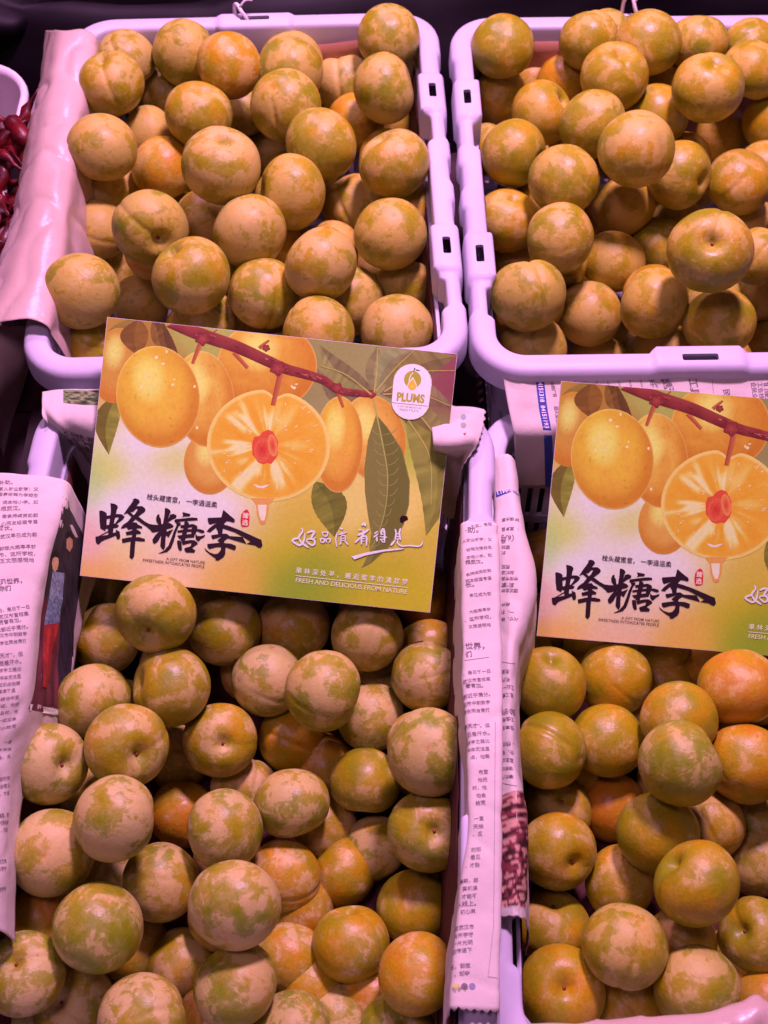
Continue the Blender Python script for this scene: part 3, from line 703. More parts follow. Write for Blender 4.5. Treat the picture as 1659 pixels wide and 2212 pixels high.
PLUMS = {
'TL': [
(0.0041,0.9153,0.1743,0.0264,0.0973,-0.6988,0.7020,0.0968,0.40,0.50,0,'olive plum, sixth from left, back row, upper left crate'),
(-0.2207,0.9084,0.1566,0.0251,0.0055,0.7241,-0.6161,0.3099,0.35,0.50,0,'olive plum, first from left, back row, upper left crate'),
(-0.2242,0.8586,0.1718,0.0269,0.7808,0.0092,-0.1540,-0.6054,0.50,0.45,0,'golden plum, first from left, second row from back, upper left crate'),
(-0.1692,0.9083,0.1641,0.0267,-0.2193,0.7639,0.0543,0.6045,0.40,0.55,0,'olive plum, second from left, back row, upper left crate'),
(-0.1282,0.8794,0.1735,0.0264,-0.0429,0.8972,-0.2732,-0.3444,0.75,0.45,0,'orange plum, third from left, back row, upper left crate'),
(-0.0809,0.9217,0.1426,0.0265,0.2392,-0.2283,0.9434,-0.0237,0.40,0.60,0,'dusty olive plum, fifth from left, back row, upper left crate'),
(-0.0783,0.8817,0.1655,0.0268,0.0604,-0.6006,0.7972,0.0023,0.35,0.55,0,'olive plum, fourth from left, back row, upper left crate'),
(-0.0359,0.9164,0.1281,0.0251,0.6493,-0.1529,-0.2835,-0.6889,0.40,0.60,0,'dusty olive plum, sixth from left, second row from back, upper left crate'),
(0.0006,0.8514,0.1719,0.0273,0.7702,-0.2366,0.5470,-0.2273,0.40,0.55,0,'olive plum, eighth from left, second row from back, upper left crate'),
(-0.1919,0.9112,0.1194,0.0248,-0.0368,-0.5440,0.8265,0.1399,0.30,0.60,0,'dusty green plum, second from left, second row from back, upper left crate'),
(-0.1276,0.9110,0.1040,0.0247,0.1394,0.8002,-0.5803,-0.0587,0.40,0.50,0,'olive plum, fourth from left, second row from back, upper left crate'),
(-0.0792,0.8293,0.1723,0.0278,0.2036,-0.6357,0.7443,0.0233,0.45,0.50,0,'olive plum, fifth from left, second row from back, upper left crate'),
(-0.1514,0.8338,0.1605,0.0269,0.9677,-0.1449,0.1086,-0.1752,0.55,0.40,0,'golden plum, third from left, second row from back, upper left crate'),
(-0.0247,0.8706,0.1223,0.0247,-0.4227,-0.3504,0.7312,0.4048,0.80,0.35,0,'orange plum, seventh from left, second row from back, upper left crate'),
(-0.2013,0.8529,0.1258,0.0225,0.8682,-0.0944,-0.4835,0.0591,0.45,0.75,0,'dusty olive plum, second from left, third row from back, upper left crate'),
(-0.2212,0.7779,0.1738,0.0273,-0.1704,-0.1645,0.9679,-0.0846,0.45,0.65,0,'dusty olive plum, first from left, third row from back, upper left crate'),
(-0.0491,0.7855,0.1705,0.0279,0.0807,0.9225,-0.2607,-0.2731,0.45,0.40,0,'olive plum, sixth from left, third row from back, upper left crate'),
(0.0078,0.7652,0.1691,0.0276,-0.2444,-0.1782,0.2409,0.9222,0.50,0.45,0,'golden plum, seventh from left, third row from back, upper left crate'),
(-0.1076,0.9102,0.0523,0.0231,-0.0951,-0.4327,0.3578,0.8220,0.60,0.50,0,'amber plum, fifth from left, third row from back, upper left crate'),
(-0.1235,0.7400,0.1894,0.0292,0.0279,0.1211,0.0374,0.9915,0.45,0.60,0,'dusty olive plum, fourth from left, third row from back, upper left crate'),
(-0.1838,0.8095,0.1250,0.0256,0.1380,-0.4295,0.8922,0.0213,0.75,0.35,0,'orange plum, third from left, third row from back, upper left crate'),
(-0.0719,0.7394,0.1628,0.0274,0.7665,0.0875,-0.6357,-0.0269,0.50,0.50,0,'golden plum, seventh from left, fourth row from back, upper left crate'),
(-0.0253,0.7762,0.1156,0.0255,0.6260,0.0248,-0.3528,-0.6950,0.50,0.55,0,'golden plum, eighth from left, fourth row from back, upper left crate'),
(0.0244,0.7599,0.1236,0.0225,0.7098,-0.6087,0.1480,-0.3220,0.60,0.40,0,'amber plum, ninth from left, fourth row from back, upper left crate'),
(-0.2329,0.7861,0.1224,0.0225,0.4367,-0.3595,0.7333,0.3773,0.65,0.50,0,'amber plum, second from left, fourth row from back, upper left crate'),
(-0.2168,0.8149,0.0932,0.0225,-0.3549,0.7270,0.3099,-0.4995,0.75,0.45,0,'orange plum, third from left, fourth row from back, upper left crate'),
(-0.1762,0.6969,0.1667,0.0279,0.1830,0.4047,-0.4604,0.7686,0.30,0.60,1,'dusty green plum with stem pit, fourth from left, fourth row from back, upper left crate'),
(-0.2303,0.7422,0.1207,0.0240,0.5859,0.1877,-0.6176,-0.4899,0.50,0.65,0,'dusty golden plum, first from left, fourth row from back, upper left crate'),
(-0.1448,0.7481,0.1275,0.0225,-0.3976,0.8649,-0.0093,0.3063,0.60,0.60,0,'dusty amber plum, fifth from left, fourth row from back, upper left crate'),
(-0.1018,0.6969,0.1636,0.0273,0.7085,-0.4044,-0.5411,-0.2040,0.40,0.65,0,'dusty olive plum, sixth from left, fourth row from back, upper left crate'),
(-0.0467,0.6582,0.1675,0.0273,0.6646,-0.5583,-0.1591,0.4705,0.55,0.55,0,'golden plum, third from left, fifth row from back, upper left crate'),
(0.0048,0.6988,0.1577,0.0275,-0.0236,-0.2299,0.9661,0.1152,0.45,0.55,0,'olive plum, fourth from left, fifth row from back, upper left crate'),
(-0.2337,0.7482,0.0750,0.0249,0.5931,0.4294,-0.6284,-0.2624,0.50,0.65,0,'dusty golden plum, first from left, fifth row from back, upper left crate'),
(-0.2198,0.6330,0.1664,0.0268,-0.0907,0.9619,0.2065,0.1546,0.35,0.60,0,'dusty olive plum, first from left, sixth row from back, upper left crate'),
(-0.1403,0.6464,0.1681,0.0282,0.9464,-0.1352,-0.2873,0.0590,0.40,0.45,0,'olive plum, second from left, fifth row from back, upper left crate'),
(-0.2033,0.7133,0.0642,0.0241,0.5354,0.3042,-0.7729,-0.1532,0.50,0.75,0,'dusty golden plum, second from left, sixth row from back, upper left crate'),
(-0.0898,0.6548,0.1391,0.0270,0.1240,0.7757,-0.6068,-0.1216,0.50,0.50,0,'golden plum, fourth from left, sixth row from back, upper left crate'),
(-0.0692,0.6838,0.1061,0.0225,-0.4669,0.7888,-0.2968,0.2678,0.40,0.70,0,'dusty olive plum, fifth from left, sixth row from back, upper left crate'),
(-0.0262,0.6669,0.1199,0.0267,-0.2204,0.7996,0.1094,-0.5478,0.40,0.60,0,'dusty olive plum, sixth from left, sixth row from back, upper left crate'),
(0.0166,0.6907,0.1108,0.0225,0.5872,-0.4439,-0.2171,-0.6412,0.55,0.60,0,'dusty golden plum, seventh from left, sixth row from back, upper left crate'),
(-0.0479,0.6110,0.1450,0.0271,0.1090,0.5138,0.7175,0.4575,0.50,0.50,0,'golden plum, second from left, front row, upper left crate'),
(0.0098,0.6254,0.1326,0.0269,0.0408,0.9224,0.2308,0.3069,0.45,0.60,0,'dusty olive plum, third from left, front row, upper left crate'),
(-0.1385,0.6498,0.1147,0.0262,0.7974,-0.1077,-0.5732,-0.1550,0.40,0.55,0,'olive plum, third from left, sixth row from back, upper left crate'),
(-0.2227,0.6178,0.1180,0.0250,0.8363,0.0667,-0.4890,-0.2388,0.50,0.35,0,'golden plum, first from left, front row, upper left crate'),
(-0.1606,0.6119,0.0861,0.0245,0.8202,0.5029,-0.2599,0.0834,0.61,0.58,-1,''),
(-0.2089,0.6396,0.0589,0.0259,-0.2130,-0.8665,-0.3912,0.2252,0.52,0.41,-1,''),
(-0.0586,0.6583,0.0669,0.0249,-0.1894,-0.9247,0.3274,-0.0426,0.78,0.35,-1,''),
(-0.1271,0.6045,0.0567,0.0228,-0.3797,-0.0498,0.3163,0.8679,0.66,0.58,-1,''),
(-0.0244,0.6023,0.0632,0.0259,0.3649,-0.1128,0.3797,0.8426,0.56,0.40,-1,''),
(-0.1352,0.7738,0.0897,0.0246,-0.5331,0.1686,-0.4489,0.6970,0.47,0.55,-1,''),
(-0.0553,0.9100,0.0840,0.0247,0.1983,0.4014,0.8266,-0.3409,0.60,0.30,-1,''),
(-0.1562,0.6884,0.0584,0.0244,-0.3956,0.5052,-0.6645,0.3830,0.73,0.43,-1,''),
(-0.0789,0.6233,0.0955,0.0251,-0.2333,-0.7343,0.3412,-0.5385,0.57,0.49,-1,''),
(0.0115,0.6936,0.0594,0.0234,0.3056,-0.9346,-0.0392,-0.1776,0.46,0.48,-1,''),
(-0.0069,0.7375,0.0923,0.0227,0.9124,-0.1493,-0.2372,-0.2982,0.67,0.37,-1,''),
(-0.0547,0.8616,0.0873,0.0233,0.1027,-0.5640,0.4761,0.6668,0.55,0.54,-1,''),
(-0.1300,0.7014,0.1063,0.0234,-0.3120,0.3676,0.8159,0.3192,0.66,0.45,-1,''),
(-0.0807,0.7670,0.0710,0.0244,-0.7008,-0.4261,0.1358,-0.5557,0.48,0.48,-1,''),
(-0.0543,0.7297,0.0738,0.0242,-0.8861,-0.1369,-0.2260,-0.3808,0.77,0.50,-1,''),
(-0.1591,0.8499,0.0792,0.0242,0.2555,0.4713,-0.0907,0.8393,0.52,0.48,-1,''),
(-0.1121,0.7297,0.0576,0.0225,0.8426,0.2051,0.4972,0.0280,0.52,0.38,-1,''),
(-0.0927,0.8342,0.0696,0.0240,0.6370,-0.2291,-0.7331,0.0659,0.60,0.42,-1,''),
(-0.0220,0.7684,0.0653,0.0230,-0.4276,-0.4142,-0.1663,0.7861,0.59,0.59,-1,''),
(0.0046,0.8208,0.1227,0.0248,0.7495,-0.2674,0.5839,0.1607,0.70,0.50,-1,''),
(-0.1606,0.6418,0.0468,0.0247,-0.4281,0.0823,-0.2822,0.8546,0.62,0.46,-1,''),
(-0.0174,0.8144,0.0715,0.0257,0.8232,0.4116,0.3420,0.1898,0.52,0.57,-1,''),
(-0.2100,0.8900,0.0749,0.0227,-0.6849,0.0442,-0.4540,0.5682,0.51,0.51,-1,''),
(0.0172,0.6004,0.0894,0.0262,0.1065,0.6017,-0.3082,-0.7291,0.66,0.32,-1,''),
(0.0053,0.6398,0.0655,0.0227,0.6244,-0.4560,0.6189,0.1384,0.69,0.34,-1,''),
(-0.0911,0.7309,0.1147,0.0253,-0.0814,0.2688,0.4607,-0.8420,0.74,0.52,-1,''),
(0.0051,0.9098,0.0894,0.0247,0.5980,-0.4276,-0.0626,-0.6750,0.74,0.54,-1,''),
(-0.0577,0.8276,0.1175,0.0233,0.0843,-0.3335,0.8458,0.4078,0.79,0.35,-1,''),
(0.0066,0.8563,0.0892,0.0261,-0.7266,-0.1134,-0.3664,0.5701,0.51,0.50,-1,''),
(-0.1755,0.8042,0.0681,0.0260,-0.4116,-0.2027,0.3560,0.8141,0.61,0.31,-1,''),
(-0.0964,0.6881,0.0719,0.0234,0.0692,-0.9673,-0.1553,0.1883,0.51,0.56,-1,''),
(-0.1010,0.6471,0.0542,0.0227,0.5994,0.1214,0.3838,0.6919,0.65,0.59,-1,''),
(-0.1771,0.7536,0.0793,0.0254,-0.3900,0.1571,-0.8564,-0.2996,0.65,0.44,-1,''),
(-0.0690,0.5995,0.0444,0.0235,-0.7641,0.3647,0.4612,-0.2656,0.56,0.31,-1,''),
(-0.1759,0.5942,0.0447,0.0260,-0.1185,-0.2850,-0.8581,-0.4102,0.70,0.58,-1,''),
(-0.1305,0.8042,0.1234,0.0226,-0.3111,0.0717,-0.5210,0.7916,0.71,0.33,-1,''),
(-0.1817,0.7171,0.1225,0.0239,-0.6856,-0.2640,-0.6406,0.2235,0.76,0.42,-1,''),
(-0.1668,0.9074,0.0803,0.0241,0.1545,0.2412,0.5837,-0.7598,0.66,0.49,-1,''),
(-0.0823,0.7776,0.1239,0.0230,-0.1281,-0.1335,0.7485,0.6368,0.46,0.41,-1,''),
(-0.1204,0.5993,0.1127,0.0230,0.4385,-0.3296,-0.6979,0.4605,0.85,0.47,-1,''),
(-0.0399,0.7157,0.1245,0.0240,0.0216,-0.7296,0.0112,-0.6835,0.74,0.53,-1,''),
],
'TR': [
(0.1003,0.9076,0.1702,0.0266,0.1537,-0.6070,0.7782,0.0489,0.35,0.35,0,'olive plum, first from left, back row, upper right crate'),
(0.1008,0.9055,0.1197,0.0249,0.5339,0.3052,-0.6471,-0.4506,0.65,0.50,0,'amber plum, first from left, second row from back, upper right crate'),
(0.1325,0.9341,0.1148,0.0225,0.0887,-0.3699,0.8253,-0.4174,0.65,0.50,0,'amber plum, second from left, second row from back, upper right crate'),
(0.1727,0.9134,0.1735,0.0248,0.7966,-0.3090,-0.3473,-0.3865,0.55,0.40,0,'golden plum, second from left, back row, upper right crate'),
(0.1927,0.9360,0.1589,0.0225,0.5063,0.1677,-0.8146,-0.2279,0.45,0.55,0,'olive plum, third from left, back row, upper right crate'),
(0.2195,0.8972,0.1807,0.0277,0.2501,0.7333,0.6295,-0.0585,0.50,0.45,0,'golden plum, fourth from left, back row, upper right crate'),
(0.2655,0.9160,0.1684,0.0246,0.1773,-0.0422,0.3812,0.9064,0.45,0.50,0,'olive plum, fifth from left, back row, upper right crate'),
(0.1562,0.9145,0.1301,0.0232,-0.2758,0.7133,-0.5937,0.2503,0.85,0.25,0,'shiny orange plum, fourth from left, second row from back, upper right crate'),
(0.1875,0.8546,0.1816,0.0272,0.7921,-0.0111,0.0224,-0.6098,0.50,0.40,0,'golden plum, fifth from left, second row from back, upper right crate'),
(0.2438,0.9117,0.1285,0.0225,0.0201,0.5435,0.4950,0.6776,0.70,0.45,0,'amber plum, sixth from left, second row from back, upper right crate'),
(0.2580,0.8287,0.1914,0.0280,0.5968,0.0240,0.0072,0.8020,0.50,0.50,0,'golden plum, seventh from left, second row from back, upper right crate'),
(0.3160,0.9237,0.1561,0.0250,-0.4975,-0.2101,0.8395,0.0606,0.45,0.50,0,'olive plum, sixth from left, back row, upper right crate'),
(0.3070,0.8810,0.1668,0.0256,-0.1843,-0.0772,0.9510,-0.2362,0.45,0.45,0,'olive plum, seventh from left, back row, upper right crate'),
(0.1318,0.8476,0.1508,0.0262,0.8559,-0.1101,0.3980,-0.3113,0.60,0.45,0,'amber plum, third from left, second row from back, upper right crate'),
(0.1667,0.8082,0.1713,0.0265,0.5593,0.5128,0.6510,0.0203,0.45,0.35,0,'olive plum, third from left, third row from back, upper right crate'),
(0.2262,0.8457,0.1478,0.0263,0.3133,0.5952,0.7387,-0.0434,0.50,0.25,0,'shiny golden plum, fifth from left, third row from back, upper right crate'),
(0.3313,0.8650,0.1274,0.0253,0.6142,0.2808,0.7328,-0.0833,0.65,0.30,0,'amber plum, seventh from left, third row from back, upper right crate'),
(0.2988,0.8862,0.0974,0.0249,0.8217,0.1328,0.5310,0.1587,0.70,0.55,0,'amber plum, sixth from left, third row from back, upper right crate'),
(0.1054,0.8001,0.1487,0.0263,0.6578,0.0620,0.6683,-0.3418,0.45,0.30,0,'olive plum, second from left, third row from back, upper right crate'),
(0.0879,0.8364,0.1225,0.0225,-0.4888,0.5573,0.1155,0.6612,0.60,0.50,0,'amber plum, first from left, third row from back, upper right crate'),
(0.1399,0.7501,0.1662,0.0273,-0.1679,0.9259,-0.3348,0.0497,0.50,0.45,0,'golden plum, first from left, fourth row from back, upper right crate'),
(0.1936,0.7568,0.1896,0.0283,0.0205,0.8779,-0.4682,-0.0985,0.50,0.50,0,'golden plum, fourth from left, third row from back, upper right crate'),
(0.2388,0.7822,0.1424,0.0260,-0.1373,0.4043,-0.4641,0.7760,0.50,0.45,0,'golden plum, third from left, fourth row from back, upper right crate'),
(0.2888,0.7823,0.1344,0.0259,-0.1059,-0.4135,0.8878,0.1723,0.65,0.45,0,'amber plum, fourth from left, fourth row from back, upper right crate'),
(0.3045,0.7818,0.0870,0.0257,0.0629,0.4888,0.8700,-0.0096,0.55,0.65,0,'dusty golden plum, seventh from left, fifth row from back, upper right crate'),
(0.0991,0.7512,0.1226,0.0255,-0.0197,0.1175,0.0991,0.9879,0.60,0.45,0,'amber plum, first from left, fifth row from back, upper right crate'),
(0.1337,0.6990,0.1522,0.0269,-0.3992,-0.3037,0.7536,0.4247,0.50,0.50,0,'golden plum, third from left, fifth row from back, upper right crate'),
(0.1983,0.7826,0.1118,0.0271,0.7396,-0.0948,-0.5165,-0.4210,0.60,0.55,0,'amber plum, second from left, fourth row from back, upper right crate'),
(0.2528,0.8008,0.0722,0.0225,0.5018,0.5232,-0.6780,-0.1213,0.60,0.60,0,'dusty amber plum, fifth from left, fifth row from back, upper right crate'),
(0.1851,0.7239,0.1032,0.0255,-0.1694,0.0842,0.9388,-0.2878,0.60,0.60,0,'dusty amber plum, second from left, sixth row from back, upper right crate'),
(0.2304,0.7629,0.0801,0.0247,0.5375,0.7290,0.4211,0.0489,0.45,0.40,0,'olive plum, fourth from left, fifth row from back, upper right crate'),
(0.2304,0.6389,0.2003,0.0284,0.7882,0.1545,-0.2199,0.5536,0.50,0.45,1,'golden plum with stem pit, sixth from left, fifth row from back, upper right crate'),
(0.3135,0.7266,0.0648,0.0240,-0.0459,-0.3092,0.7602,0.5696,0.45,0.50,0,'olive plum, fourth from left, sixth row from back, upper right crate'),
(0.2967,0.7116,0.1218,0.0225,-0.4299,0.4926,0.1521,0.7412,0.40,0.50,0,'olive plum, eighth from left, fifth row from back, upper right crate'),
(0.1057,0.6388,0.1564,0.0272,0.7331,-0.3323,-0.3407,-0.4859,0.35,0.60,0,'dusty olive plum, first from left, sixth row from back, upper right crate'),
(0.1072,0.7502,0.0774,0.0225,-0.0160,0.9200,-0.2117,0.3294,0.65,0.55,0,'amber plum, second from left, fifth row from back, upper right crate'),
(0.1627,0.6767,0.0936,0.0250,-0.1752,0.5433,0.8168,-0.0834,0.50,0.65,0,'dusty golden plum, first from left, seventh row from back, upper right crate'),
(0.2028,0.6493,0.1339,0.0266,-0.2207,-0.3861,0.5298,0.7222,0.55,0.50,0,'golden plum, third from left, seventh row from back, upper right crate'),
(0.2514,0.6307,0.1339,0.0266,0.1429,0.7684,-0.5790,0.2321,0.45,0.50,0,'olive plum, fourth from left, seventh row from back, upper right crate'),
(0.1136,0.6297,0.1059,0.0259,-0.1707,-0.1801,0.9666,0.0642,0.40,0.70,0,'dusty olive plum, first from left, front row, upper right crate'),
(0.1765,0.6691,0.0436,0.0237,0.5471,-0.6039,-0.2441,-0.5258,0.50,0.65,0,'dusty golden plum, second from left, front row, upper right crate'),
(0.2285,0.6727,0.0545,0.0237,0.0424,0.7737,0.1628,0.6109,0.55,0.65,0,'dusty golden plum, third from left, front row, upper right crate'),
(0.3248,0.7042,0.0266,0.0225,0.8152,0.0767,0.5327,0.2141,0.60,0.50,0,'amber plum, fifth from left, seventh row from back, upper right crate'),
(0.2567,0.6738,0.1127,0.0225,0.5881,0.5123,0.5222,0.3451,0.30,0.40,0,'green plum, third from left, sixth row from back, upper right crate'),
(0.2098,0.7025,0.0295,0.0225,0.5137,-0.6597,-0.2387,-0.4940,0.70,0.50,0,'amber plum, second from left, seventh row from back, upper right crate'),
(0.3167,0.6541,0.1441,0.0225,0.3779,0.0804,-0.2204,-0.8956,0.52,0.52,-2,''),
(0.1351,0.7939,0.1090,0.0242,0.6441,-0.0981,0.0214,-0.7583,0.76,0.46,-1,''),
(0.1640,0.8530,0.1161,0.0230,-0.3101,-0.2916,-0.1568,0.8912,0.56,0.41,-1,''),
(0.2025,0.8781,0.0890,0.0258,0.6509,0.6073,0.1111,0.4419,0.63,0.54,-1,''),
(0.2480,0.5959,0.0920,0.0255,-0.0716,0.7813,-0.4298,-0.4469,0.69,0.38,-1,''),
(0.2430,0.6085,0.0439,0.0235,-0.2534,-0.2344,0.8317,0.4348,0.70,0.52,-1,''),
(0.1399,0.8827,0.0735,0.0238,-0.9501,-0.0356,-0.2804,0.1322,0.49,0.44,-1,''),
(0.1609,0.6030,0.0442,0.0236,0.2356,-0.5705,-0.2335,0.7513,0.57,0.52,-1,''),
(0.1203,0.8274,0.0781,0.0230,0.7138,0.5197,-0.3524,-0.3102,0.85,0.48,-1,''),
(0.1220,0.6320,0.0533,0.0250,-0.5364,0.6413,0.4450,-0.3209,0.84,0.54,-1,''),
(0.2487,0.7084,0.0826,0.0248,-0.4936,0.3974,0.4695,0.6149,0.63,0.54,-1,''),
(0.2708,0.8507,0.0706,0.0236,-0.2888,-0.1493,0.6871,-0.6498,0.63,0.50,-1,''),
(0.3310,0.7074,0.1522,0.0254,-0.3892,0.1158,0.1654,0.8987,0.49,0.36,-2,''),
(0.1159,0.6965,0.0657,0.0231,-0.0466,0.5578,-0.8265,0.0592,0.82,0.44,-1,''),
(0.1815,0.8145,0.0663,0.0248,-0.3845,0.3711,-0.7176,0.4466,0.66,0.35,-1,''),
(0.1396,0.7164,0.1083,0.0233,-0.1613,-0.3552,0.5706,-0.7227,0.63,0.43,-1,''),
(0.1430,0.7775,0.0666,0.0226,-0.6035,-0.7818,0.1525,-0.0360,0.67,0.43,-1,''),
(0.3215,0.6101,0.0419,0.0249,-0.8224,0.4563,-0.0983,-0.3253,0.52,0.32,-1,''),
(0.3257,0.6003,0.1231,0.0226,-0.4874,0.3563,-0.4196,0.6778,0.64,0.49,-2,''),
(0.3223,0.8419,0.0700,0.0250,-0.0384,0.2275,0.5867,-0.7763,0.51,0.50,-1,''),
(0.2750,0.6587,0.0535,0.0252,0.0231,-0.9885,0.1448,0.0374,0.74,0.57,-1,''),
(0.2918,0.6124,0.0754,0.0225,-0.5851,-0.7149,-0.0332,0.3814,0.56,0.44,-1,''),
(0.2544,0.8357,0.1104,0.0237,0.1890,0.5961,-0.7578,0.1859,0.80,0.41,-1,''),
(0.2443,0.8981,0.0840,0.0237,-0.2405,-0.3130,-0.8963,0.2020,0.46,0.48,-1,''),
(0.3261,0.6426,0.1011,0.0242,-0.0616,0.6149,-0.0138,0.7861,0.74,0.50,-2,''),
(0.2746,0.7508,0.0616,0.0242,0.2073,0.4538,0.5491,-0.6705,0.75,0.50,-1,''),
(0.1586,0.7252,0.0591,0.0241,0.4360,0.2434,0.0236,0.8661,0.51,0.54,-1,''),
(0.1933,0.6006,0.0782,0.0242,0.5251,-0.4886,0.5149,-0.4694,0.48,0.51,-1,''),
(0.2213,0.8393,0.0712,0.0234,-0.4632,-0.3502,0.7192,0.3814,0.76,0.58,-1,''),
(0.3300,0.7434,0.1031,0.0235,-0.3880,0.8347,-0.1183,0.3725,0.72,0.47,-1,''),
(0.1943,0.8844,0.1373,0.0242,0.1998,-0.5481,0.7938,0.1716,0.72,0.47,-1,''),
(0.3213,0.8231,0.1120,0.0233,-0.5132,0.1586,-0.8170,0.2098,0.59,0.34,-1,''),
(0.2031,0.6323,0.0456,0.0225,0.1066,0.5840,-0.2465,-0.7660,0.66,0.60,-1,''),
(0.1865,0.7637,0.0665,0.0241,-0.4334,-0.1965,0.7307,-0.4895,0.75,0.50,-1,''),
(0.2126,0.6857,0.1057,0.0232,0.4736,-0.6898,-0.3966,-0.3776,0.84,0.32,-1,''),
(0.1175,0.6780,0.1062,0.0230,-0.1800,-0.4043,-0.3517,0.8249,0.63,0.43,-1,''),
(0.1354,0.5968,0.0789,0.0228,0.0028,0.2431,-0.9700,0.0001,0.77,0.55,-1,''),
(0.3308,0.7579,0.1581,0.0256,-0.5265,-0.1350,0.5121,0.6651,0.60,0.44,-2,''),
],
'BL': [
(-0.1496,0.3940,0.1168,0.0258,0.3595,0.1775,-0.5176,0.7559,0.35,0.40,1,'olive plum with stem pit, second from left, back row, lower left crate'),
(-0.2098,0.4584,0.0385,0.0225,0.0530,0.9610,-0.1667,0.2144,0.60,0.50,0,'amber plum, first from left, back row, lower left crate'),
(-0.1943,0.4084,0.0533,0.0248,0.4446,0.5586,0.6434,0.2763,0.50,0.45,0,'golden plum, first from left, second row from back, lower left crate'),
(-0.1111,0.4089,0.0651,0.0247,0.6447,-0.3768,-0.5083,-0.4289,0.50,0.45,0,'golden plum, second from left, second row from back, lower left crate'),
(-0.1340,0.4435,0.0445,0.0225,0.7684,-0.4374,0.4158,0.2129,0.60,0.55,0,'amber plum, third from left, back row, lower left crate'),
(-0.0646,0.4189,0.0495,0.0248,0.0841,0.7540,-0.5567,0.3384,0.60,0.55,0,'amber plum, fourth from left, back row, lower left crate'),
(-0.0117,0.4033,0.0679,0.0246,-0.4491,0.6850,0.4534,0.3515,0.50,0.50,0,'golden plum, third from left, second row from back, lower left crate'),
(0.0310,0.4600,0.0213,0.0235,0.2533,0.8080,0.4991,0.1840,0.80,0.15,0,'shiny orange plum, fifth from left, back row, lower left crate'),
(0.0317,0.4092,0.0360,0.0225,-0.2497,0.2632,0.6601,0.6578,0.65,0.40,0,'amber plum, fourth from left, second row from back, lower left crate'),
(0.0288,0.3736,0.0644,0.0243,-0.2606,0.8971,0.0037,0.3567,0.40,0.50,0,'olive plum, seventh from left, third row from back, lower left crate'),
(-0.0797,0.3741,0.0575,0.0240,-0.3215,0.8190,-0.3691,0.2994,0.25,0.60,0,'dusty green plum, third from left, third row from back, lower left crate'),
(-0.0394,0.3525,0.0867,0.0252,-0.2896,0.6581,-0.4297,0.5462,0.35,0.45,0,'olive plum, fourth from left, third row from back, lower left crate'),
(-0.0046,0.3965,0.0160,0.0225,0.2017,-0.2882,0.8635,-0.3613,0.55,0.60,0,'dusty golden plum, sixth from left, third row from back, lower left crate'),
(-0.0091,0.3570,0.0369,0.0238,-0.1278,0.8624,0.4064,-0.2734,0.30,0.50,0,'green plum, fifth from left, third row from back, lower left crate'),
(-0.0633,0.3460,0.0241,0.0245,-0.0729,0.7412,-0.3016,0.5953,0.70,0.15,0,'shiny amber plum, fifth from left, fourth row from back, lower left crate'),
(0.0285,0.3029,0.1017,0.0256,0.1240,-0.6613,0.7355,0.0799,0.20,0.60,0,'dusty green plum, seventh from left, fourth row from back, lower left crate'),
(-0.1918,0.3478,0.0812,0.0250,0.2155,0.6648,-0.4724,0.5371,0.35,0.50,0,'olive plum, first from left, third row from back, lower left crate'),
(-0.1402,0.3539,0.0878,0.0256,0.6510,0.3338,-0.3570,-0.5808,0.40,0.35,0,'olive plum, second from left, third row from back, lower left crate'),
(-0.1606,0.3069,0.1032,0.0259,0.8747,0.3736,0.1769,0.2529,0.45,0.40,1,'olive plum with stem pit, second from left, fourth row from back, lower left crate'),
(-0.1090,0.3306,0.0556,0.0239,0.9635,0.2439,0.1099,-0.0075,0.50,0.40,1,'golden plum with stem pit, fourth from left, fourth row from back, lower left crate'),
(-0.1433,0.3353,0.0136,0.0225,-0.0777,0.6844,0.0008,0.7249,0.50,0.65,0,'dusty golden plum, third from left, fourth row from back, lower left crate'),
(-0.2091,0.2967,0.0990,0.0250,0.5998,-0.1802,0.3810,-0.6802,0.30,0.50,1,'green plum with stem pit, first from left, fourth row from back, lower left crate'),
(-0.1599,0.2574,0.1140,0.0258,-0.0244,0.8573,0.0370,0.5130,0.30,0.55,0,'green plum, first from left, fifth row from back, lower left crate'),
(-0.1375,0.2943,0.0136,0.0225,-0.3309,-0.1068,0.9324,-0.0982,0.85,0.20,0,'shiny orange plum, second from left, fifth row from back, lower left crate'),
(-0.1000,0.2636,0.0726,0.0247,-0.4481,-0.3096,0.8080,0.2246,0.35,0.45,0,'olive plum, second from left, sixth row from back, lower left crate'),
(-0.2016,0.2440,0.0891,0.0256,-0.1866,0.9596,-0.1987,-0.0696,0.40,0.60,0,'dusty olive plum, first from left, sixth row from back, lower left crate'),
(-0.1412,0.2370,0.0508,0.0240,0.5142,0.0505,-0.8516,-0.0884,0.40,0.50,0,'olive plum, second from left, seventh row from back, lower left crate'),
(-0.1766,0.2506,0.0259,0.0225,0.5811,0.4126,-0.5995,0.3643,0.60,0.50,0,'amber plum, first from left, seventh row from back, lower left crate'),
(-0.1677,0.1991,0.0890,0.0256,0.2557,0.9124,-0.3099,-0.0784,0.20,0.40,0,'green plum, second from left, eighth row from back, lower left crate'),
(-0.0883,0.2090,0.1009,0.0258,-0.1043,0.2084,0.8074,0.5421,0.30,0.55,0,'green plum, third from left, seventh row from back, lower left crate'),
(-0.2137,0.2160,0.0488,0.0225,0.2222,0.8560,-0.4514,0.1188,0.90,0.30,0,'orange plum, first from left, eighth row from back, lower left crate'),
(-0.2118,0.1766,0.0734,0.0248,0.9908,-0.0611,-0.0232,0.1186,0.30,0.40,1,'green plum with stem pit, first from left, ninth row from back, lower left crate'),
(-0.1291,0.1958,0.0136,0.0225,-0.2640,-0.3931,0.8577,-0.2003,0.50,0.50,0,'golden plum, second from left, ninth row from back, lower left crate'),
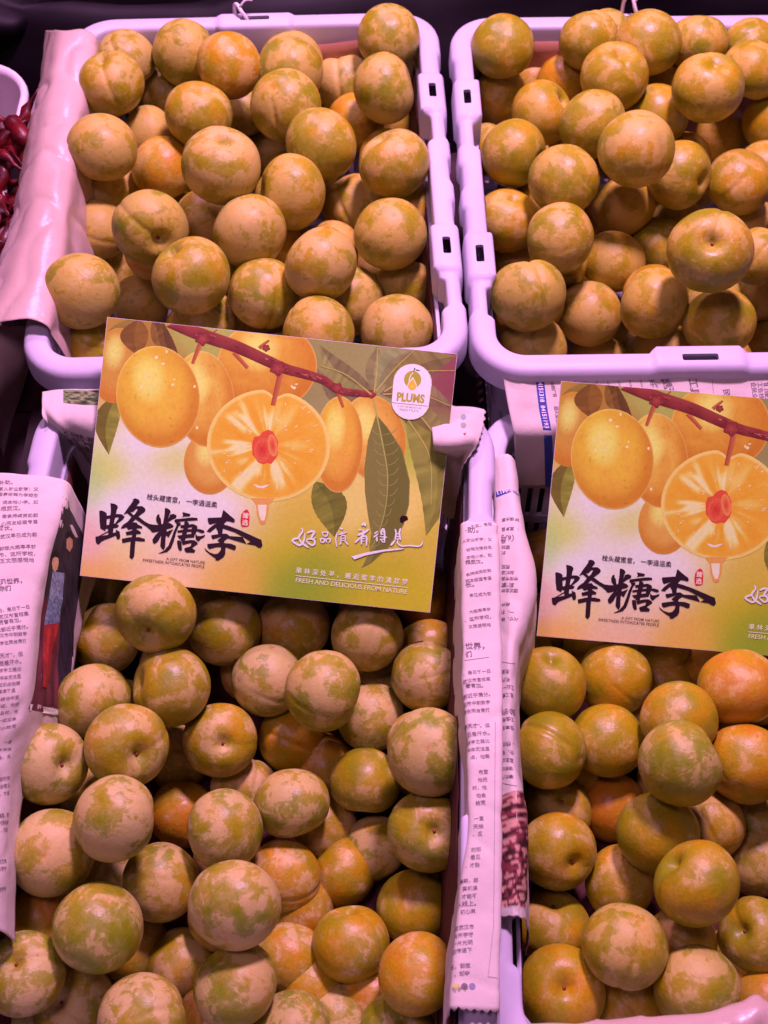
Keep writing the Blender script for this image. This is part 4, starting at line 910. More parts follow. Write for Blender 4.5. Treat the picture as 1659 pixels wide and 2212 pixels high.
(-0.0877,0.1712,0.0686,0.0250,0.8663,-0.2793,-0.3992,-0.1102,0.30,0.45,0,'green plum, third from left, ninth row from back, lower left crate'),
(-0.1888,0.1656,0.0335,0.0237,0.9420,0.0469,-0.1453,-0.2987,0.40,0.50,1,'olive plum with stem pit, second from left, front row, lower left crate'),
(-0.1388,0.1507,0.0762,0.0253,-0.1439,0.8974,0.1102,0.4022,0.40,0.45,0,'olive plum, third from left, front row, lower left crate'),
(-0.1603,0.2065,0.0136,0.0225,0.5057,-0.7541,-0.2688,0.3215,0.70,0.50,0,'amber plum, third from left, eighth row from back, lower left crate'),
(-0.0587,0.2869,0.0559,0.0240,0.4776,0.8487,-0.1274,0.1880,0.35,0.50,0,'olive plum, fourth from left, fifth row from back, lower left crate'),
(-0.0137,0.3072,0.0408,0.0235,0.0201,0.0514,0.8127,-0.5801,0.40,0.30,0,'olive plum, fifth from left, fifth row from back, lower left crate'),
(0.0271,0.2634,0.0723,0.0247,0.2031,0.1494,-0.1464,0.9565,0.35,0.40,1,'olive plum with stem pit, fifth from left, sixth row from back, lower left crate'),
(-0.0409,0.2870,0.0136,0.0225,0.6084,-0.0717,-0.7696,0.1799,0.65,0.40,0,'amber plum, third from left, sixth row from back, lower left crate'),
(-0.0049,0.2712,0.0143,0.0225,0.4562,0.8357,-0.0504,0.3015,0.45,0.50,0,'olive plum, fourth from left, sixth row from back, lower left crate'),
(-0.0633,0.2464,0.0331,0.0234,-0.4581,0.8416,-0.1632,0.2350,0.80,0.40,0,'orange plum, fourth from left, seventh row from back, lower left crate'),
(-0.0274,0.2554,0.0136,0.0225,0.8062,-0.3512,-0.4761,-0.0007,0.75,0.30,0,'orange plum, fifth from left, seventh row from back, lower left crate'),
(0.0188,0.2280,0.0296,0.0234,-0.1450,-0.6810,0.6875,-0.2060,0.50,0.25,0,'shiny golden plum, sixth from left, seventh row from back, lower left crate'),
(-0.0206,0.2034,0.0376,0.0237,0.8367,-0.4418,-0.1894,-0.2625,0.60,0.25,0,'shiny amber plum, sixth from left, eighth row from back, lower left crate'),
(-0.0616,0.1988,0.0191,0.0226,0.2734,0.6804,0.6799,0.0012,0.65,0.40,0,'amber plum, fourth from left, eighth row from back, lower left crate'),
(0.0198,0.1779,0.0664,0.0237,0.0998,-0.6462,0.6962,-0.2962,0.75,0.25,0,'shiny orange plum, fifth from left, ninth row from back, lower left crate'),
(-0.0548,0.1523,0.0411,0.0228,0.0568,0.7714,0.5402,-0.3316,0.20,0.50,0,'green plum, fourth from left, front row, lower left crate'),
(-0.0266,0.1626,0.0136,0.0225,0.2947,0.8367,-0.4151,-0.2021,0.30,0.40,0,'green plum, fifth from left, front row, lower left crate'),
(0.0082,0.1505,0.0334,0.0231,0.8537,-0.1267,0.1062,-0.4938,0.25,0.30,1,'green plum with stem pit, seventh from left, front row, lower left crate'),
(-0.0463,0.1819,0.0136,0.0225,-0.3361,0.8727,0.2000,0.2923,0.70,0.30,0,'amber plum, fourth from left, ninth row from back, lower left crate'),
(-0.0069,0.1769,0.0136,0.0225,-0.0125,0.8723,0.1701,-0.4583,0.95,0.30,0,'orange plum, sixth from left, front row, lower left crate'),
(0.0250,0.1686,0.0136,0.0225,-0.4378,0.8575,-0.2098,0.1703,0.70,0.60,0,'dusty amber plum, eighth from left, front row, lower left crate'),
(-0.2248,0.1630,0.0136,0.0225,-0.0394,-0.6514,0.2058,0.7292,0.40,0.50,0,'olive plum, first from left, front row, lower left crate'),
(-0.0956,0.3123,0.0170,0.0225,0.5589,-0.6465,-0.3689,-0.3654,0.60,0.55,0,'amber plum, third from left, fifth row from back, lower left crate'),
(-0.0415,0.3277,0.0136,0.0225,0.6480,0.4985,-0.4817,-0.3155,0.85,0.30,0,'orange plum, sixth from left, fourth row from back, lower left crate'),
(-0.0560,0.2303,0.0136,0.0225,-0.0507,-0.0260,0.7915,0.6086,0.80,0.40,0,'orange plum, fifth from left, eighth row from back, lower left crate'),
(-0.1506,0.4012,0.0315,0.0229,0.4753,-0.4021,0.3159,0.7160,0.64,0.54,-1,''),
(-0.1607,0.5020,0.0322,0.0259,-0.6968,0.1933,-0.6106,0.3230,0.62,0.57,-1,''),
(-0.1034,0.1572,0.0218,0.0259,0.5784,0.7695,-0.2549,-0.0913,0.76,0.32,-1,''),
(0.0243,0.3321,0.0147,0.0225,-0.1317,0.9083,0.1899,0.3488,0.83,0.38,-1,''),
(0.0010,0.4936,0.0223,0.0229,-0.5196,0.7305,0.0052,0.4432,0.61,0.52,-1,''),
(-0.1109,0.4994,0.0458,0.0228,-0.2209,0.0553,0.9661,0.1215,0.79,0.58,-1,''),
(-0.1950,0.2975,0.0335,0.0254,0.5798,0.3844,0.4361,-0.5709,0.54,0.50,-1,''),
(-0.0500,0.4708,0.0397,0.0260,-0.6622,-0.2267,-0.2950,-0.6504,0.82,0.44,-1,''),
(-0.0959,0.3993,0.0210,0.0233,0.1884,-0.6379,-0.4403,-0.6030,0.78,0.55,-1,''),
(-0.0999,0.2210,0.0428,0.0230,0.2664,0.8002,0.5316,0.0780,0.64,0.35,-1,''),
(-0.1893,0.3638,0.0230,0.0258,0.1027,0.1392,0.8875,-0.4270,0.67,0.46,-1,''),
(-0.0971,0.4588,0.0239,0.0242,-0.0942,0.5003,-0.6263,-0.5904,0.46,0.43,-1,''),
(-0.1748,0.4373,0.0162,0.0239,0.0306,0.4280,0.6612,-0.6154,0.62,0.44,-1,''),
(-0.0121,0.4357,0.0338,0.0226,-0.1450,0.8521,0.0422,0.5010,0.82,0.50,-1,''),
(-0.1038,0.2633,0.0193,0.0227,-0.7544,-0.0306,0.3380,0.5619,0.76,0.46,-1,''),
(-0.1489,0.1436,0.0309,0.0245,-0.8029,0.1721,0.0365,0.5696,0.70,0.34,-1,''),
(0.0250,0.3256,0.0593,0.0231,0.2131,0.1929,0.1960,0.9375,0.80,0.47,-1,''),
(-0.0502,0.3911,0.0148,0.0226,0.8057,-0.2043,-0.0901,-0.5486,0.51,0.55,-1,''),
],
'BR': [
(0.1109,0.3662,0.0672,0.0249,0.8156,-0.2100,-0.1139,-0.5270,0.50,0.15,0,'shiny golden plum, first from left, second row from back, lower right crate'),
(0.1599,0.3775,0.0531,0.0248,-0.2156,0.8265,-0.4600,0.2427,0.60,0.25,0,'shiny amber plum, second from left, second row from back, lower right crate'),
(0.1923,0.3336,0.0826,0.0253,-0.0323,-0.6405,0.7267,-0.2463,0.55,0.25,0,'shiny golden plum, fourth from left, second row from back, lower right crate'),
(0.2354,0.3584,0.0806,0.0254,0.2927,0.9083,0.2951,0.0472,0.80,0.25,0,'shiny orange plum, fifth from left, second row from back, lower right crate'),
(0.1979,0.4170,0.0306,0.0229,0.0961,0.9322,0.0772,-0.3403,0.55,0.45,0,'golden plum, fourth from left, back row, lower right crate'),
(0.1201,0.4420,0.0136,0.0225,-0.3331,0.6811,0.1163,-0.6416,0.45,0.40,0,'olive plum, second from left, back row, lower right crate'),
(0.2298,0.4132,0.0136,0.0225,0.3546,0.7737,-0.0434,0.5232,0.75,0.40,0,'orange plum, fifth from left, back row, lower right crate'),
(0.2003,0.3940,0.0136,0.0225,-0.4479,0.3958,0.7617,-0.2502,0.65,0.30,0,'amber plum, third from left, second row from back, lower right crate'),
(0.1520,0.4285,0.0136,0.0225,-0.0622,-0.0303,0.9736,-0.2173,0.70,0.30,0,'amber plum, third from left, back row, lower right crate'),
(0.1016,0.4073,0.0199,0.0225,0.5959,0.1141,0.7797,-0.1548,0.65,0.20,0,'shiny amber plum, first from left, back row, lower right crate'),
(0.1076,0.3183,0.0689,0.0241,0.5044,-0.2492,-0.8159,-0.1334,0.50,0.20,0,'shiny golden plum, first from left, third row from back, lower right crate'),
(0.1493,0.3315,0.0525,0.0242,-0.1119,-0.1663,0.9093,-0.3647,0.50,0.20,0,'shiny golden plum, second from left, third row from back, lower right crate'),
(0.1827,0.2922,0.1103,0.0263,0.7374,-0.4268,0.3715,-0.3690,0.30,0.30,0,'green plum, third from left, third row from back, lower right crate'),
(0.2346,0.3089,0.0690,0.0255,0.0890,0.2175,0.8143,0.5307,0.75,0.20,0,'shiny orange plum, fourth from left, third row from back, lower right crate'),
(0.1163,0.2941,0.0217,0.0235,0.8091,0.0001,0.0926,0.5803,0.50,0.45,1,'golden plum with stem pit, first from left, fourth row from back, lower right crate'),
(0.1561,0.2998,0.0137,0.0226,-0.4586,0.8659,0.1844,-0.0763,1.00,0.10,0,'shiny orange plum, third from left, fourth row from back, lower right crate'),
(0.1732,0.2638,0.0659,0.0249,0.5053,-0.8329,0.2124,0.0765,0.45,0.25,0,'shiny olive plum, second from left, fifth row from back, lower right crate'),
(0.2130,0.2781,0.0404,0.0225,-0.3643,0.3731,0.7186,0.4600,0.70,0.50,0,'amber plum, third from left, fifth row from back, lower right crate'),
(0.2550,0.2876,0.0136,0.0225,-0.2153,0.2735,0.1932,0.9173,0.30,0.40,0,'green plum, fourth from left, fifth row from back, lower right crate'),
(0.1117,0.2576,0.0482,0.0239,0.9133,0.3055,0.2483,-0.1047,0.55,0.25,1,'shiny golden plum with stem pit, first from left, fifth row from back, lower right crate'),
(0.1535,0.2436,0.0258,0.0235,-0.1192,-0.5765,0.7058,0.3940,0.65,0.30,0,'amber plum, first from left, sixth row from back, lower right crate'),
(0.1863,0.2241,0.0924,0.0256,-0.2628,-0.3097,0.3809,0.8306,0.50,0.20,0,'shiny golden plum, second from left, sixth row from back, lower right crate'),
(0.2478,0.2624,0.0136,0.0225,-0.3742,0.5188,0.6874,0.3440,0.40,0.60,0,'dusty olive plum, third from left, sixth row from back, lower right crate'),
(0.1079,0.2177,0.0189,0.0238,0.8401,-0.2598,-0.1404,-0.4550,0.60,0.25,1,'shiny amber plum with stem pit, first from left, seventh row from back, lower right crate'),
(0.1428,0.1899,0.0790,0.0246,-0.2500,-0.6067,0.7457,-0.1156,0.40,0.50,0,'olive plum, second from left, seventh row from back, lower right crate'),
(0.1864,0.2040,0.0339,0.0225,0.0508,0.8310,-0.2713,0.4831,0.75,0.40,0,'orange plum, third from left, seventh row from back, lower right crate'),
(0.2327,0.2092,0.0380,0.0232,0.5681,-0.2394,-0.2607,0.7430,0.45,0.30,1,'olive plum with stem pit, fourth from left, seventh row from back, lower right crate'),
(0.1062,0.1716,0.0527,0.0254,0.6997,0.0431,0.0363,-0.7122,0.65,0.15,1,'shiny amber plum with stem pit, first from left, front row, lower right crate'),
(0.1854,0.1698,0.0659,0.0251,-0.4215,0.8980,0.0667,-0.1067,0.35,0.50,0,'olive plum, third from left, front row, lower right crate'),
(0.1494,0.1674,0.0300,0.0225,-0.4404,0.3076,0.7817,0.3167,0.65,0.30,0,'amber plum, second from left, front row, lower right crate'),
(0.2235,0.1951,0.0136,0.0225,0.6342,0.3661,-0.6776,0.0684,0.80,0.30,0,'orange plum, fourth from left, front row, lower right crate'),
(0.2380,0.1713,0.0251,0.0225,0.4320,0.6763,-0.5786,0.1453,0.90,0.30,0,'orange plum, fifth from left, front row, lower right crate'),
(0.1343,0.3255,0.0136,0.0225,0.0712,0.6186,-0.2475,0.7423,0.80,0.30,0,'orange plum, second from left, fourth row from back, lower right crate'),
(0.2689,0.2225,0.0804,0.0226,-0.9595,-0.0028,0.2759,0.0570,0.59,0.57,-2,''),
(0.3339,0.3849,0.0161,0.0230,-0.1796,0.7134,0.1779,0.6535,0.61,0.30,-2,''),
(0.3225,0.2948,0.0637,0.0237,0.3085,-0.8223,0.1179,-0.4634,0.75,0.48,-2,''),
(0.2755,0.1516,0.0632,0.0259,0.2250,0.1847,-0.3796,-0.8782,0.68,0.31,-2,''),
(0.3349,0.4445,0.0692,0.0233,-0.4399,-0.3765,-0.1944,-0.7918,0.72,0.43,-2,''),
(0.3256,0.2491,0.0700,0.0250,-0.7737,0.1244,0.0110,-0.6212,0.79,0.53,-2,''),
(0.3053,0.4376,0.0238,0.0241,-0.7253,0.0138,-0.2610,0.6369,0.58,0.48,-1,''),
(0.2186,0.4556,0.0205,0.0230,0.6130,-0.0852,0.3787,-0.6882,0.78,0.40,-1,''),
(0.3325,0.4793,0.0412,0.0232,0.2667,0.6702,0.6560,0.2222,0.53,0.39,-2,''),
(0.3219,0.1997,0.0636,0.0260,-0.3905,-0.0138,-0.9123,0.1225,0.53,0.43,-2,''),
(0.2513,0.4883,0.0179,0.0256,0.8350,-0.5319,0.1209,0.0726,0.69,0.59,-1,''),
(0.1949,0.4961,0.0165,0.0228,-0.2049,-0.0587,0.9197,-0.3297,0.52,0.54,-1,''),
(0.3167,0.3433,0.0426,0.0242,-0.0250,-0.3994,0.5266,0.7500,0.66,0.50,-2,''),
(0.1191,0.4942,0.0253,0.0231,-0.4043,0.0600,0.4750,0.7793,0.73,0.42,-1,''),
(0.2728,0.3854,0.0198,0.0254,-0.3578,-0.8269,0.2387,-0.3622,0.49,0.34,-1,''),
(0.2817,0.2425,0.0364,0.0225,0.4728,0.7352,0.1300,-0.4680,0.48,0.33,-2,''),
(0.2964,0.1838,0.0198,0.0249,0.2672,0.9368,-0.1842,-0.1305,0.76,0.52,-2,''),
(0.2247,0.3443,0.0310,0.0230,-0.3526,-0.9053,0.1052,0.2121,0.77,0.34,-1,''),
(0.2928,0.3355,0.0860,0.0257,-0.2983,-0.2439,-0.7018,-0.5992,0.71,0.50,-2,''),
(0.2982,0.3910,0.0676,0.0227,0.5764,-0.4934,0.3368,0.5576,0.80,0.48,-2,''),
(0.3274,0.2415,0.0187,0.0236,0.1545,0.4296,-0.1198,-0.8816,0.66,0.55,-2,''),
(0.2765,0.3267,0.0214,0.0225,-0.6772,-0.4826,-0.2498,0.4962,0.61,0.55,-1,''),
(0.3262,0.1475,0.0535,0.0226,-0.1189,-0.9118,0.1209,-0.3741,0.79,0.32,-2,''),
(0.1936,0.1487,0.0218,0.0239,0.3950,0.7109,-0.4933,0.3085,0.65,0.52,-1,''),
(0.2918,0.4982,0.0396,0.0234,0.2221,-0.9424,0.0577,-0.2434,0.48,0.37,-1,''),
(0.2826,0.2812,0.0820,0.0230,0.7794,-0.2152,-0.3299,0.4871,0.69,0.48,-2,''),
(0.3143,0.2971,0.0185,0.0235,0.4043,0.6944,0.5056,0.3144,0.59,0.51,-2,''),
(0.2610,0.4449,0.0293,0.0226,-0.2604,-0.0109,0.6780,0.6873,0.50,0.48,-1,''),
(0.1696,0.4610,0.0426,0.0244,0.3090,0.8813,0.1145,0.3387,0.54,0.50,-1,''),
(0.1078,0.3588,0.0221,0.0236,0.3974,-0.3328,-0.1195,-0.8468,0.80,0.43,-1,''),
(0.3330,0.3630,0.0823,0.0236,-0.3178,-0.0311,-0.8013,0.5059,0.85,0.37,-2,''),
(0.1969,0.3154,0.0162,0.0225,0.7784,0.0003,-0.0164,0.6275,0.60,0.56,-1,''),
(0.1707,0.3536,0.0158,0.0235,-0.8004,-0.1534,0.1694,-0.5542,0.67,0.41,-1,''),
(0.3028,0.4740,0.0777,0.0228,-0.0100,-0.7788,0.4049,0.4791,0.62,0.45,-2,''),
],
}
for k, rowsP in PLUMS.items():
    for x, y, z, r, qw, qx, qy, qz, hue, blm, stem, lab in rowsP:
        me, pz = PM[rp.randrange(len(PM))]
        o = link('plum', me); o.location = (x, y, z); o.rotation_mode = 'QUATERNION'; o.rotation_quaternion = (qw, qx, qy, qz)
        s1 = rp.uniform(1.01, 1.055); o.scale = (r*s1*rp.uniform(.98, 1.03), r*s1*rp.uniform(.97, 1.02), r*s1)
        o.color = (hue*.86, blm, {'TL': .28, 'TR': .15, 'BL': .75, 'BR': .4}[k]+rp.uniform(-.15, .15), 1)
        if lab: tag(o, lab, 'plum', GRP[k])
        else: tag(o, 'shaded plum half buried under the others in the %s crate' % CRATE[k][2], 'plum', 'buried plums in the %s crate' % CRATE[k][2])
        if stem == 1:
            st = link('stem', SM, o); st.location = (0, 0, pz)

# ------------------------------------------------------------------ cable ties on the back rims
def tube(pts, r, n=8, mat=None, name='tube', rad=None, parent=None, cap=True):
    vs, fs = [], []; pts = [Vector(p) for p in pts]; ref = Vector((.31, .2, .93))
    for i, p in enumerate(pts):
        d = (pts[min(i+1, len(pts)-1)]-pts[max(i-1, 0)]).normalized(); a = d.cross(ref).normalized(); b = d.cross(a)
        rr = rad[i] if rad else r
        for k in range(n): t = 2*math.pi*k/n; vs.append(p+(a*math.cos(t)+b*math.sin(t))*rr)
    for i in range(len(pts)-1):
        for k in range(n): fs.append((i*n+k, i*n+(k+1) % n, (i+1)*n+(k+1) % n, (i+1)*n+k))
    if cap: fs.append(tuple(range(n-1, -1, -1))); fs.append(tuple(len(vs)-n+k for k in range(n)))
    return link(name, mesh(name, vs, fs, mat, True), parent)
def tie(k, x, lab, tall):
    P_ = [crate_pt(k, x+dx, IY+dy, dz) for dx, dy, dz in ((.002, .007, -.012), (.001, .0065, .003), (-.003, .008, .008+tall*.3), (-.006, .014, .007+tall), (-.009, .020, .003+tall), (-.010, .0215, -.006), (-.009, .018, -.016))]
    o = tube(spline(P_, 22), .0016, 8, M_TIE, 'cable_tie'); tag(o, lab, 'cable tie')
    Q = [crate_pt(k, x+dx, IY+dy, dz) for dx, dy, dz in ((-.004, .010, .010+tall*.5), (.002, .012, .013+tall), (.007, .013, .012+tall))]
    tube(spline(Q, 8), .0009, 6, M_TIE, 'loose_end', parent=o)
tie('TL', -.008, 'white plastic tie looped through the back rim of upper left crate', .004)
tie('TR', .004, 'white plastic tie standing up on the back rim of upper right crate', .012)

# ------------------------------------------------------------------ tub of dried chilies and things in the dark behind
def tub(name, lab, cat, cx, cy, z0, hx, hy, h, r, mat):
    o = tag(empty(name, (cx, cy, z0)), lab, cat)
    pr = [(0, 0, 0, 0), (.010, h-.006, 0, 0), (.012, h, 0, 0), (.016, h, 0, 0), (.0175, h-.004, 0, 0), (.0165, h-.012, 0, 0), (.0145, h-.010, 0, 0), (.0125, h-.012, 0, 0), (.0025, -.0, 0, 0)]
    v, f = sweep(rpath(hx, hy, r, .02, 8), pr); link('wall', mesh('wall', v, f, mat, True), o)
    q = [p for p, _, _, _ in rpath(hx+.002, hy+.002, r, .05, 8)]; n = len(q)
    link('base', mesh('base', [(p.x, p.y, z) for z in (-.001, .0015) for p in q], [tuple(reversed(range(n))), tuple(range(n, 2*n))]+[(k, (k+1) % n, n+(k+1) % n, n+k) for k in range(n)], mat), o)
    return o
tub('plastic_tub', 'pale pink plastic tub corner behind the dried chilies at left', 'tub', -.430, .815, -.016, .105, .105, .150, .03, M_WHITE)
rc = random.Random(8)
def chili(p, a, tilt, L, r, k):
    pts, rad = [], []; curl = rc.uniform(-1.4, 1.4); d = Vector((math.cos(a)*math.cos(tilt), math.sin(a)*math.cos(tilt), math.sin(tilt))); sd = Vector((-math.sin(a), math.cos(a), 0))
    for i in range(15):
        t = i/14; pts.append(Vector(p)+d*(L*(t-.5))+sd*(L*.18*math.sin(t*2.6+k)*curl)+Vector((0, 0, .006*math.sin(t*7+k))))
        rad.append(r*(.5+.5*sstep(t, 0, .15))*(1-.92*sstep(t, .45, 1))*(1+.22*math.sin(t*17+k*2)))
    o = tube(pts, r, 9, M_CHILI, 'dried_chili', rad)
    for v in o.data.vertices: v.co += Vector((noise.noise(v.co*140), noise.noise(v.co*140+Vector((5, 1, 2))), noise.noise(v.co*140+Vector((2, 8, 4)))))*.0028
    return o
CH = [(8, 285, .150, 2.5, .2), (26, 252, .152, .55, .3), (20, 318, .142, -.9, .1), (-5, 345, .145, -.6, .2), (36, 342, .136, -1.2, -.3), (10, 375, .138, -1.35, .0), (-8, 405, .135, -.9, .1), (26, 408, .130, -1.5, -.2), (4, 440, .130, -1.2, .1), (18, 470, .124, -1.7, .0), (-10, 490, .122, -1.0, .2), (8, 520, .118, -1.45, -.1), (-6, 548, .115, -1.8, .1), (32, 296, .146, 2.9, .3), (-14, 300, .150, .4, .0), (0, 395, .126, .2, .0), (14, 500, .108, .4, .0), (-12, 450, .112, 1.2, .0)]
side = ['highest, hooked over the tub rim', 'high, bent against the tub corner']
for i, (x, y, z, a, ti) in enumerate(CH):
    p = at(x, y, z); o = chili(p, a, ti, rc.uniform(.050, .066), rc.uniform(.0062, .0085), i)
    order = sorted(range(len(CH)), key=lambda q: CH[q][1]).index(i)
    ordw = ['first', 'second', 'third', 'fourth', 'fifth', 'sixth', 'seventh', 'eighth', 'ninth', 'tenth', 'eleventh', 'twelfth', 'thirteenth', 'fourteenth', 'fifteenth', 'sixteenth', 'seventeenth', 'eighteenth'][order]
    tag(o, 'dark red dried chili at the left edge, %s counting down from the tub rim' % ordw, 'chili', 'dried chilies at the left edge')
# heap of chilies under the ones on top
tag(tub('plastic_tub', 'low pale tub holding the dried chilies at far left', 'tub', -.402, .735, -.016, .075, .10, .095, .02, M_WHITE))
# black plastic film behind
rows = [[Vector((-.75+.25*i, .985+.03*j+.02*math.sin(i*1.7+j), (-.02, .09, .14, .10, .02)[j]+.02*math.sin(i*2.1))) for j in range(5)] for i in range(8)]
Sheet(rows, 24, 80, .006, 14, 81, sharp=1).build('plastic_film', M_DARK, 'rumpled black plastic film in the dark behind the crates', 'plastic film')
rows = [[at(-60, 130, .10), at(-40, 40, .13), at(10, -40, .13)], [at(0, 150, .07), at(30, 60, .12), at(60, -40, .11)], [at(70, 175, .04), at(85, 80, .09), at(110, -40, .06)], [at(105, 330, .0), at(125, 120, .03), at(150, -30, .02)]]
Sheet(rows, 30, 30, .004, 20, 91, sharp=1.5).build('plastic_film', M_DARK, 'folded black plastic bag in the top left corner', 'plastic bag')
def bowl():
    p = at(1270, -30, .02); o = tag(empty('bowl', p), 'blurred pale bowl cut off at the top edge behind the right crate', 'bowl'); prof = [(.0, .0), (.022, .0), (.026, .004), (.044, .050), (.046, .052), (.043, .052), (.024, .006), (0, .004)]
    N = 28; vs = [(r*math.cos(2*math.pi*k/N), r*math.sin(2*math.pi*k/N), z) for r, z in prof for k in range(N)]
    fs = [(i*N+k, i*N+(k+1) % N, (i+1)*N+(k+1) % N, (i+1)*N+k) for i in range(len(prof)-1) for k in range(N)]
    link('body', mesh('body', vs, fs, M_WHITE, True), o)
    vs = [(.0465*math.cos(2*math.pi*k/N)*q, .0465*math.sin(2*math.pi*k/N)*q, .0505+dz) for q, dz in ((1, 0), (1.04, .001), (1.04, .003), (1, .003)) for k in range(N)]
    link('lip', mesh('lip', vs, [(i*N+k, i*N+(k+1) % N, ((i+1) % 4)*N+(k+1) % N, ((i+1) % 4)*N+k) for i in range(4) for k in range(N)], M_WHITE, True), o)
bowl()

# ------------------------------------------------------------------ printed plum cards
DC = .834
CW, CHT = 760*DC/FPX, 561.5*DC/FPX
E1, E2 = (756., 80.), (-62., 558.)
DET = E1[0]*E2[1]-E1[1]*E2[0]
def cl(x, y):                                          # print position on the card, from where it stands on the whole card in the photo
    dx, dy = x-232, y-685
    return (dx*E2[1]-dy*E2[0])/DET*CW, -(E1[0]*dy-E1[1]*dx)/DET*CHT
UNIT = CW/760
class Print:
    def __init__(s): s.v = []; s.f = []; s.c = []
    def add(s, vs, fs, cs):
        b = len(s.v); s.v.extend(vs); s.f.extend(tuple(b+i for i in f) for f in fs); s.c.extend(cs)
    def mesh(s, name):
        me = mesh(name, s.v, s.f, M_PRINT); a = me.color_attributes.new('Col', 'FLOAT_COLOR', 'POINT')
        for k, c in enumerate(s.c): a.data[k].color = (*c, 1)
        return me
def clipc(p): return (min(max(p[0], .0002), CW-.0002), min(max(p[1], -CHT+.0002), -.0002))
def blob(cx, cy, rx, ry, z, colf, rot=0, n=40, m=9, shape=None, jit=0):
    """round patch of print; colf(fx, fy, rho) gives the photo colour"""
    vs, fs, cs = [], [], []; a0 = math.radians(rot)
    for j in range(m+1):
        q = j/m
        for k in range(n):
            a = 2*math.pi*k/n; w = shape(a) if shape else 1
            fx, fy = q*w*math.cos(a), q*w*math.sin(a)
            x = cx+fx*rx*math.cos(a0)-fy*ry*math.sin(a0); y = cy+fx*rx*math.sin(a0)+fy*ry*math.cos(a0)
            p = clipc(cl(x, y)); vs.append((p[0], p[1], z)); cs.append(ink(colf(fx, fy, q)))
    for j in range(m):
        for k in range(n): fs.append((j*n+k, j*n+(k+1) % n, (j+1)*n+(k+1) % n, (j+1)*n+k))
    return vs, [tuple(reversed(f)) for f in fs], cs
def polyp(pts, z, col):
    vs = [(*clipc(cl(*p)), z) for p in pts]; return vs, [tuple(range(len(vs)))], [ink(col)]*len(vs)
def stroke(pts, w, z, col, taper=None, sm=6, endw=.55):
    P_ = spline([Vector((*p, 0)) for p in pts], max(2, sm*(len(pts)-1))) if len(pts) > 2 else [Vector((*p, 0)) for p in (pts[0], ((pts[0][0]+pts[1][0])/2, (pts[0][1]+pts[1][1])/2), pts[1])]
    vs, fs = [], []; n = len(P_)
    for i, p in enumerate(P_):
        d = (P_[min(i+1, n-1)]-P_[max(i-1, 0)]); d = d.normalized() if d.length > 1e-9 else Vector((1, 0, 0)); t = i/(n-1)
        ww = (taper[0]+(taper[1]-taper[0])*t if taper else w*(endw+(1-endw)*min(1, 5*t, 5*(1-t)+.0)))/2
        for s_ in (-1, 1): q = clipc(cl(p.x-d.y*ww*s_, p.y+d.x*ww*s_)); vs.append((q[0], q[1], z))
    for i in range(n-1): fs.append((2*i, 2*i+2, 2*i+3, 2*i+1))
    cs = [ink(col)]*len(vs) if not callable(col) else [ink(col(i//2/(n-1), i % 2)) for i in range(len(vs))]
    return vs, fs, cs
def lens(a, b, w, z, c1, c2, bend=0):
    """leaf between two points: two halves, serrated edge, mid vein"""
    ax, ay = a; bx, by = b; dx, dy = bx-ax, by-ay; L = math.hypot(dx, dy); nx, ny = -dy/L, dx/L; vs, fs, cs = [], [], []; n = 22
    for i in range(n+1):
        t = i/n; h = w*math.sin(math.pi*t**.85)*(1+.03*(i % 2)); o = bend*math.sin(math.pi*t); x, y = ax+dx*t+nx*o, ay+dy*t+ny*o
        for s_, c in ((-1, c1), (-.03, c1), (.03, c2), (1, c2)):
            p = clipc(cl(x+nx*h*s_, y+ny*h*s_)); vs.append((p[0], p[1], z)); k = .9+.2*noise.noise(Vector((x*.1, y*.1, s_*3))); cs.append(ink(tuple(min(255, v*k) for v in c)))
    for i in range(n):
        for q in range(3): fs.append((i*4+q, (i+1)*4+q, (i+1)*4+q+1, i*4+q+1))
    return vs, fs, cs
def text_on(body, p0, p1, z, col, bold=0., height=None, up=None):
    vs, fs, x0, x1, y0, y1 = glyphs(body, bold, res=3); a = Vector(cl(*p0)); b = Vector(cl(*p1)); d = b-a; k = d.length/(x1-x0); d.normalize(); n = Vector((-d.y, d.x))
    ky = height*UNIT/(y1-y0) if height else k
    out = [(a+d*((x-x0)*k)+n*((y-y0)*ky)) for x, y in vs]
    return [(p.x, p.y, z) for p in out], fs, [ink(col)]*len(vs)
def mix3(a, b, t): t = max(0, min(1, t)); return tuple(x+(y-x)*t for x, y in zip(a, b))
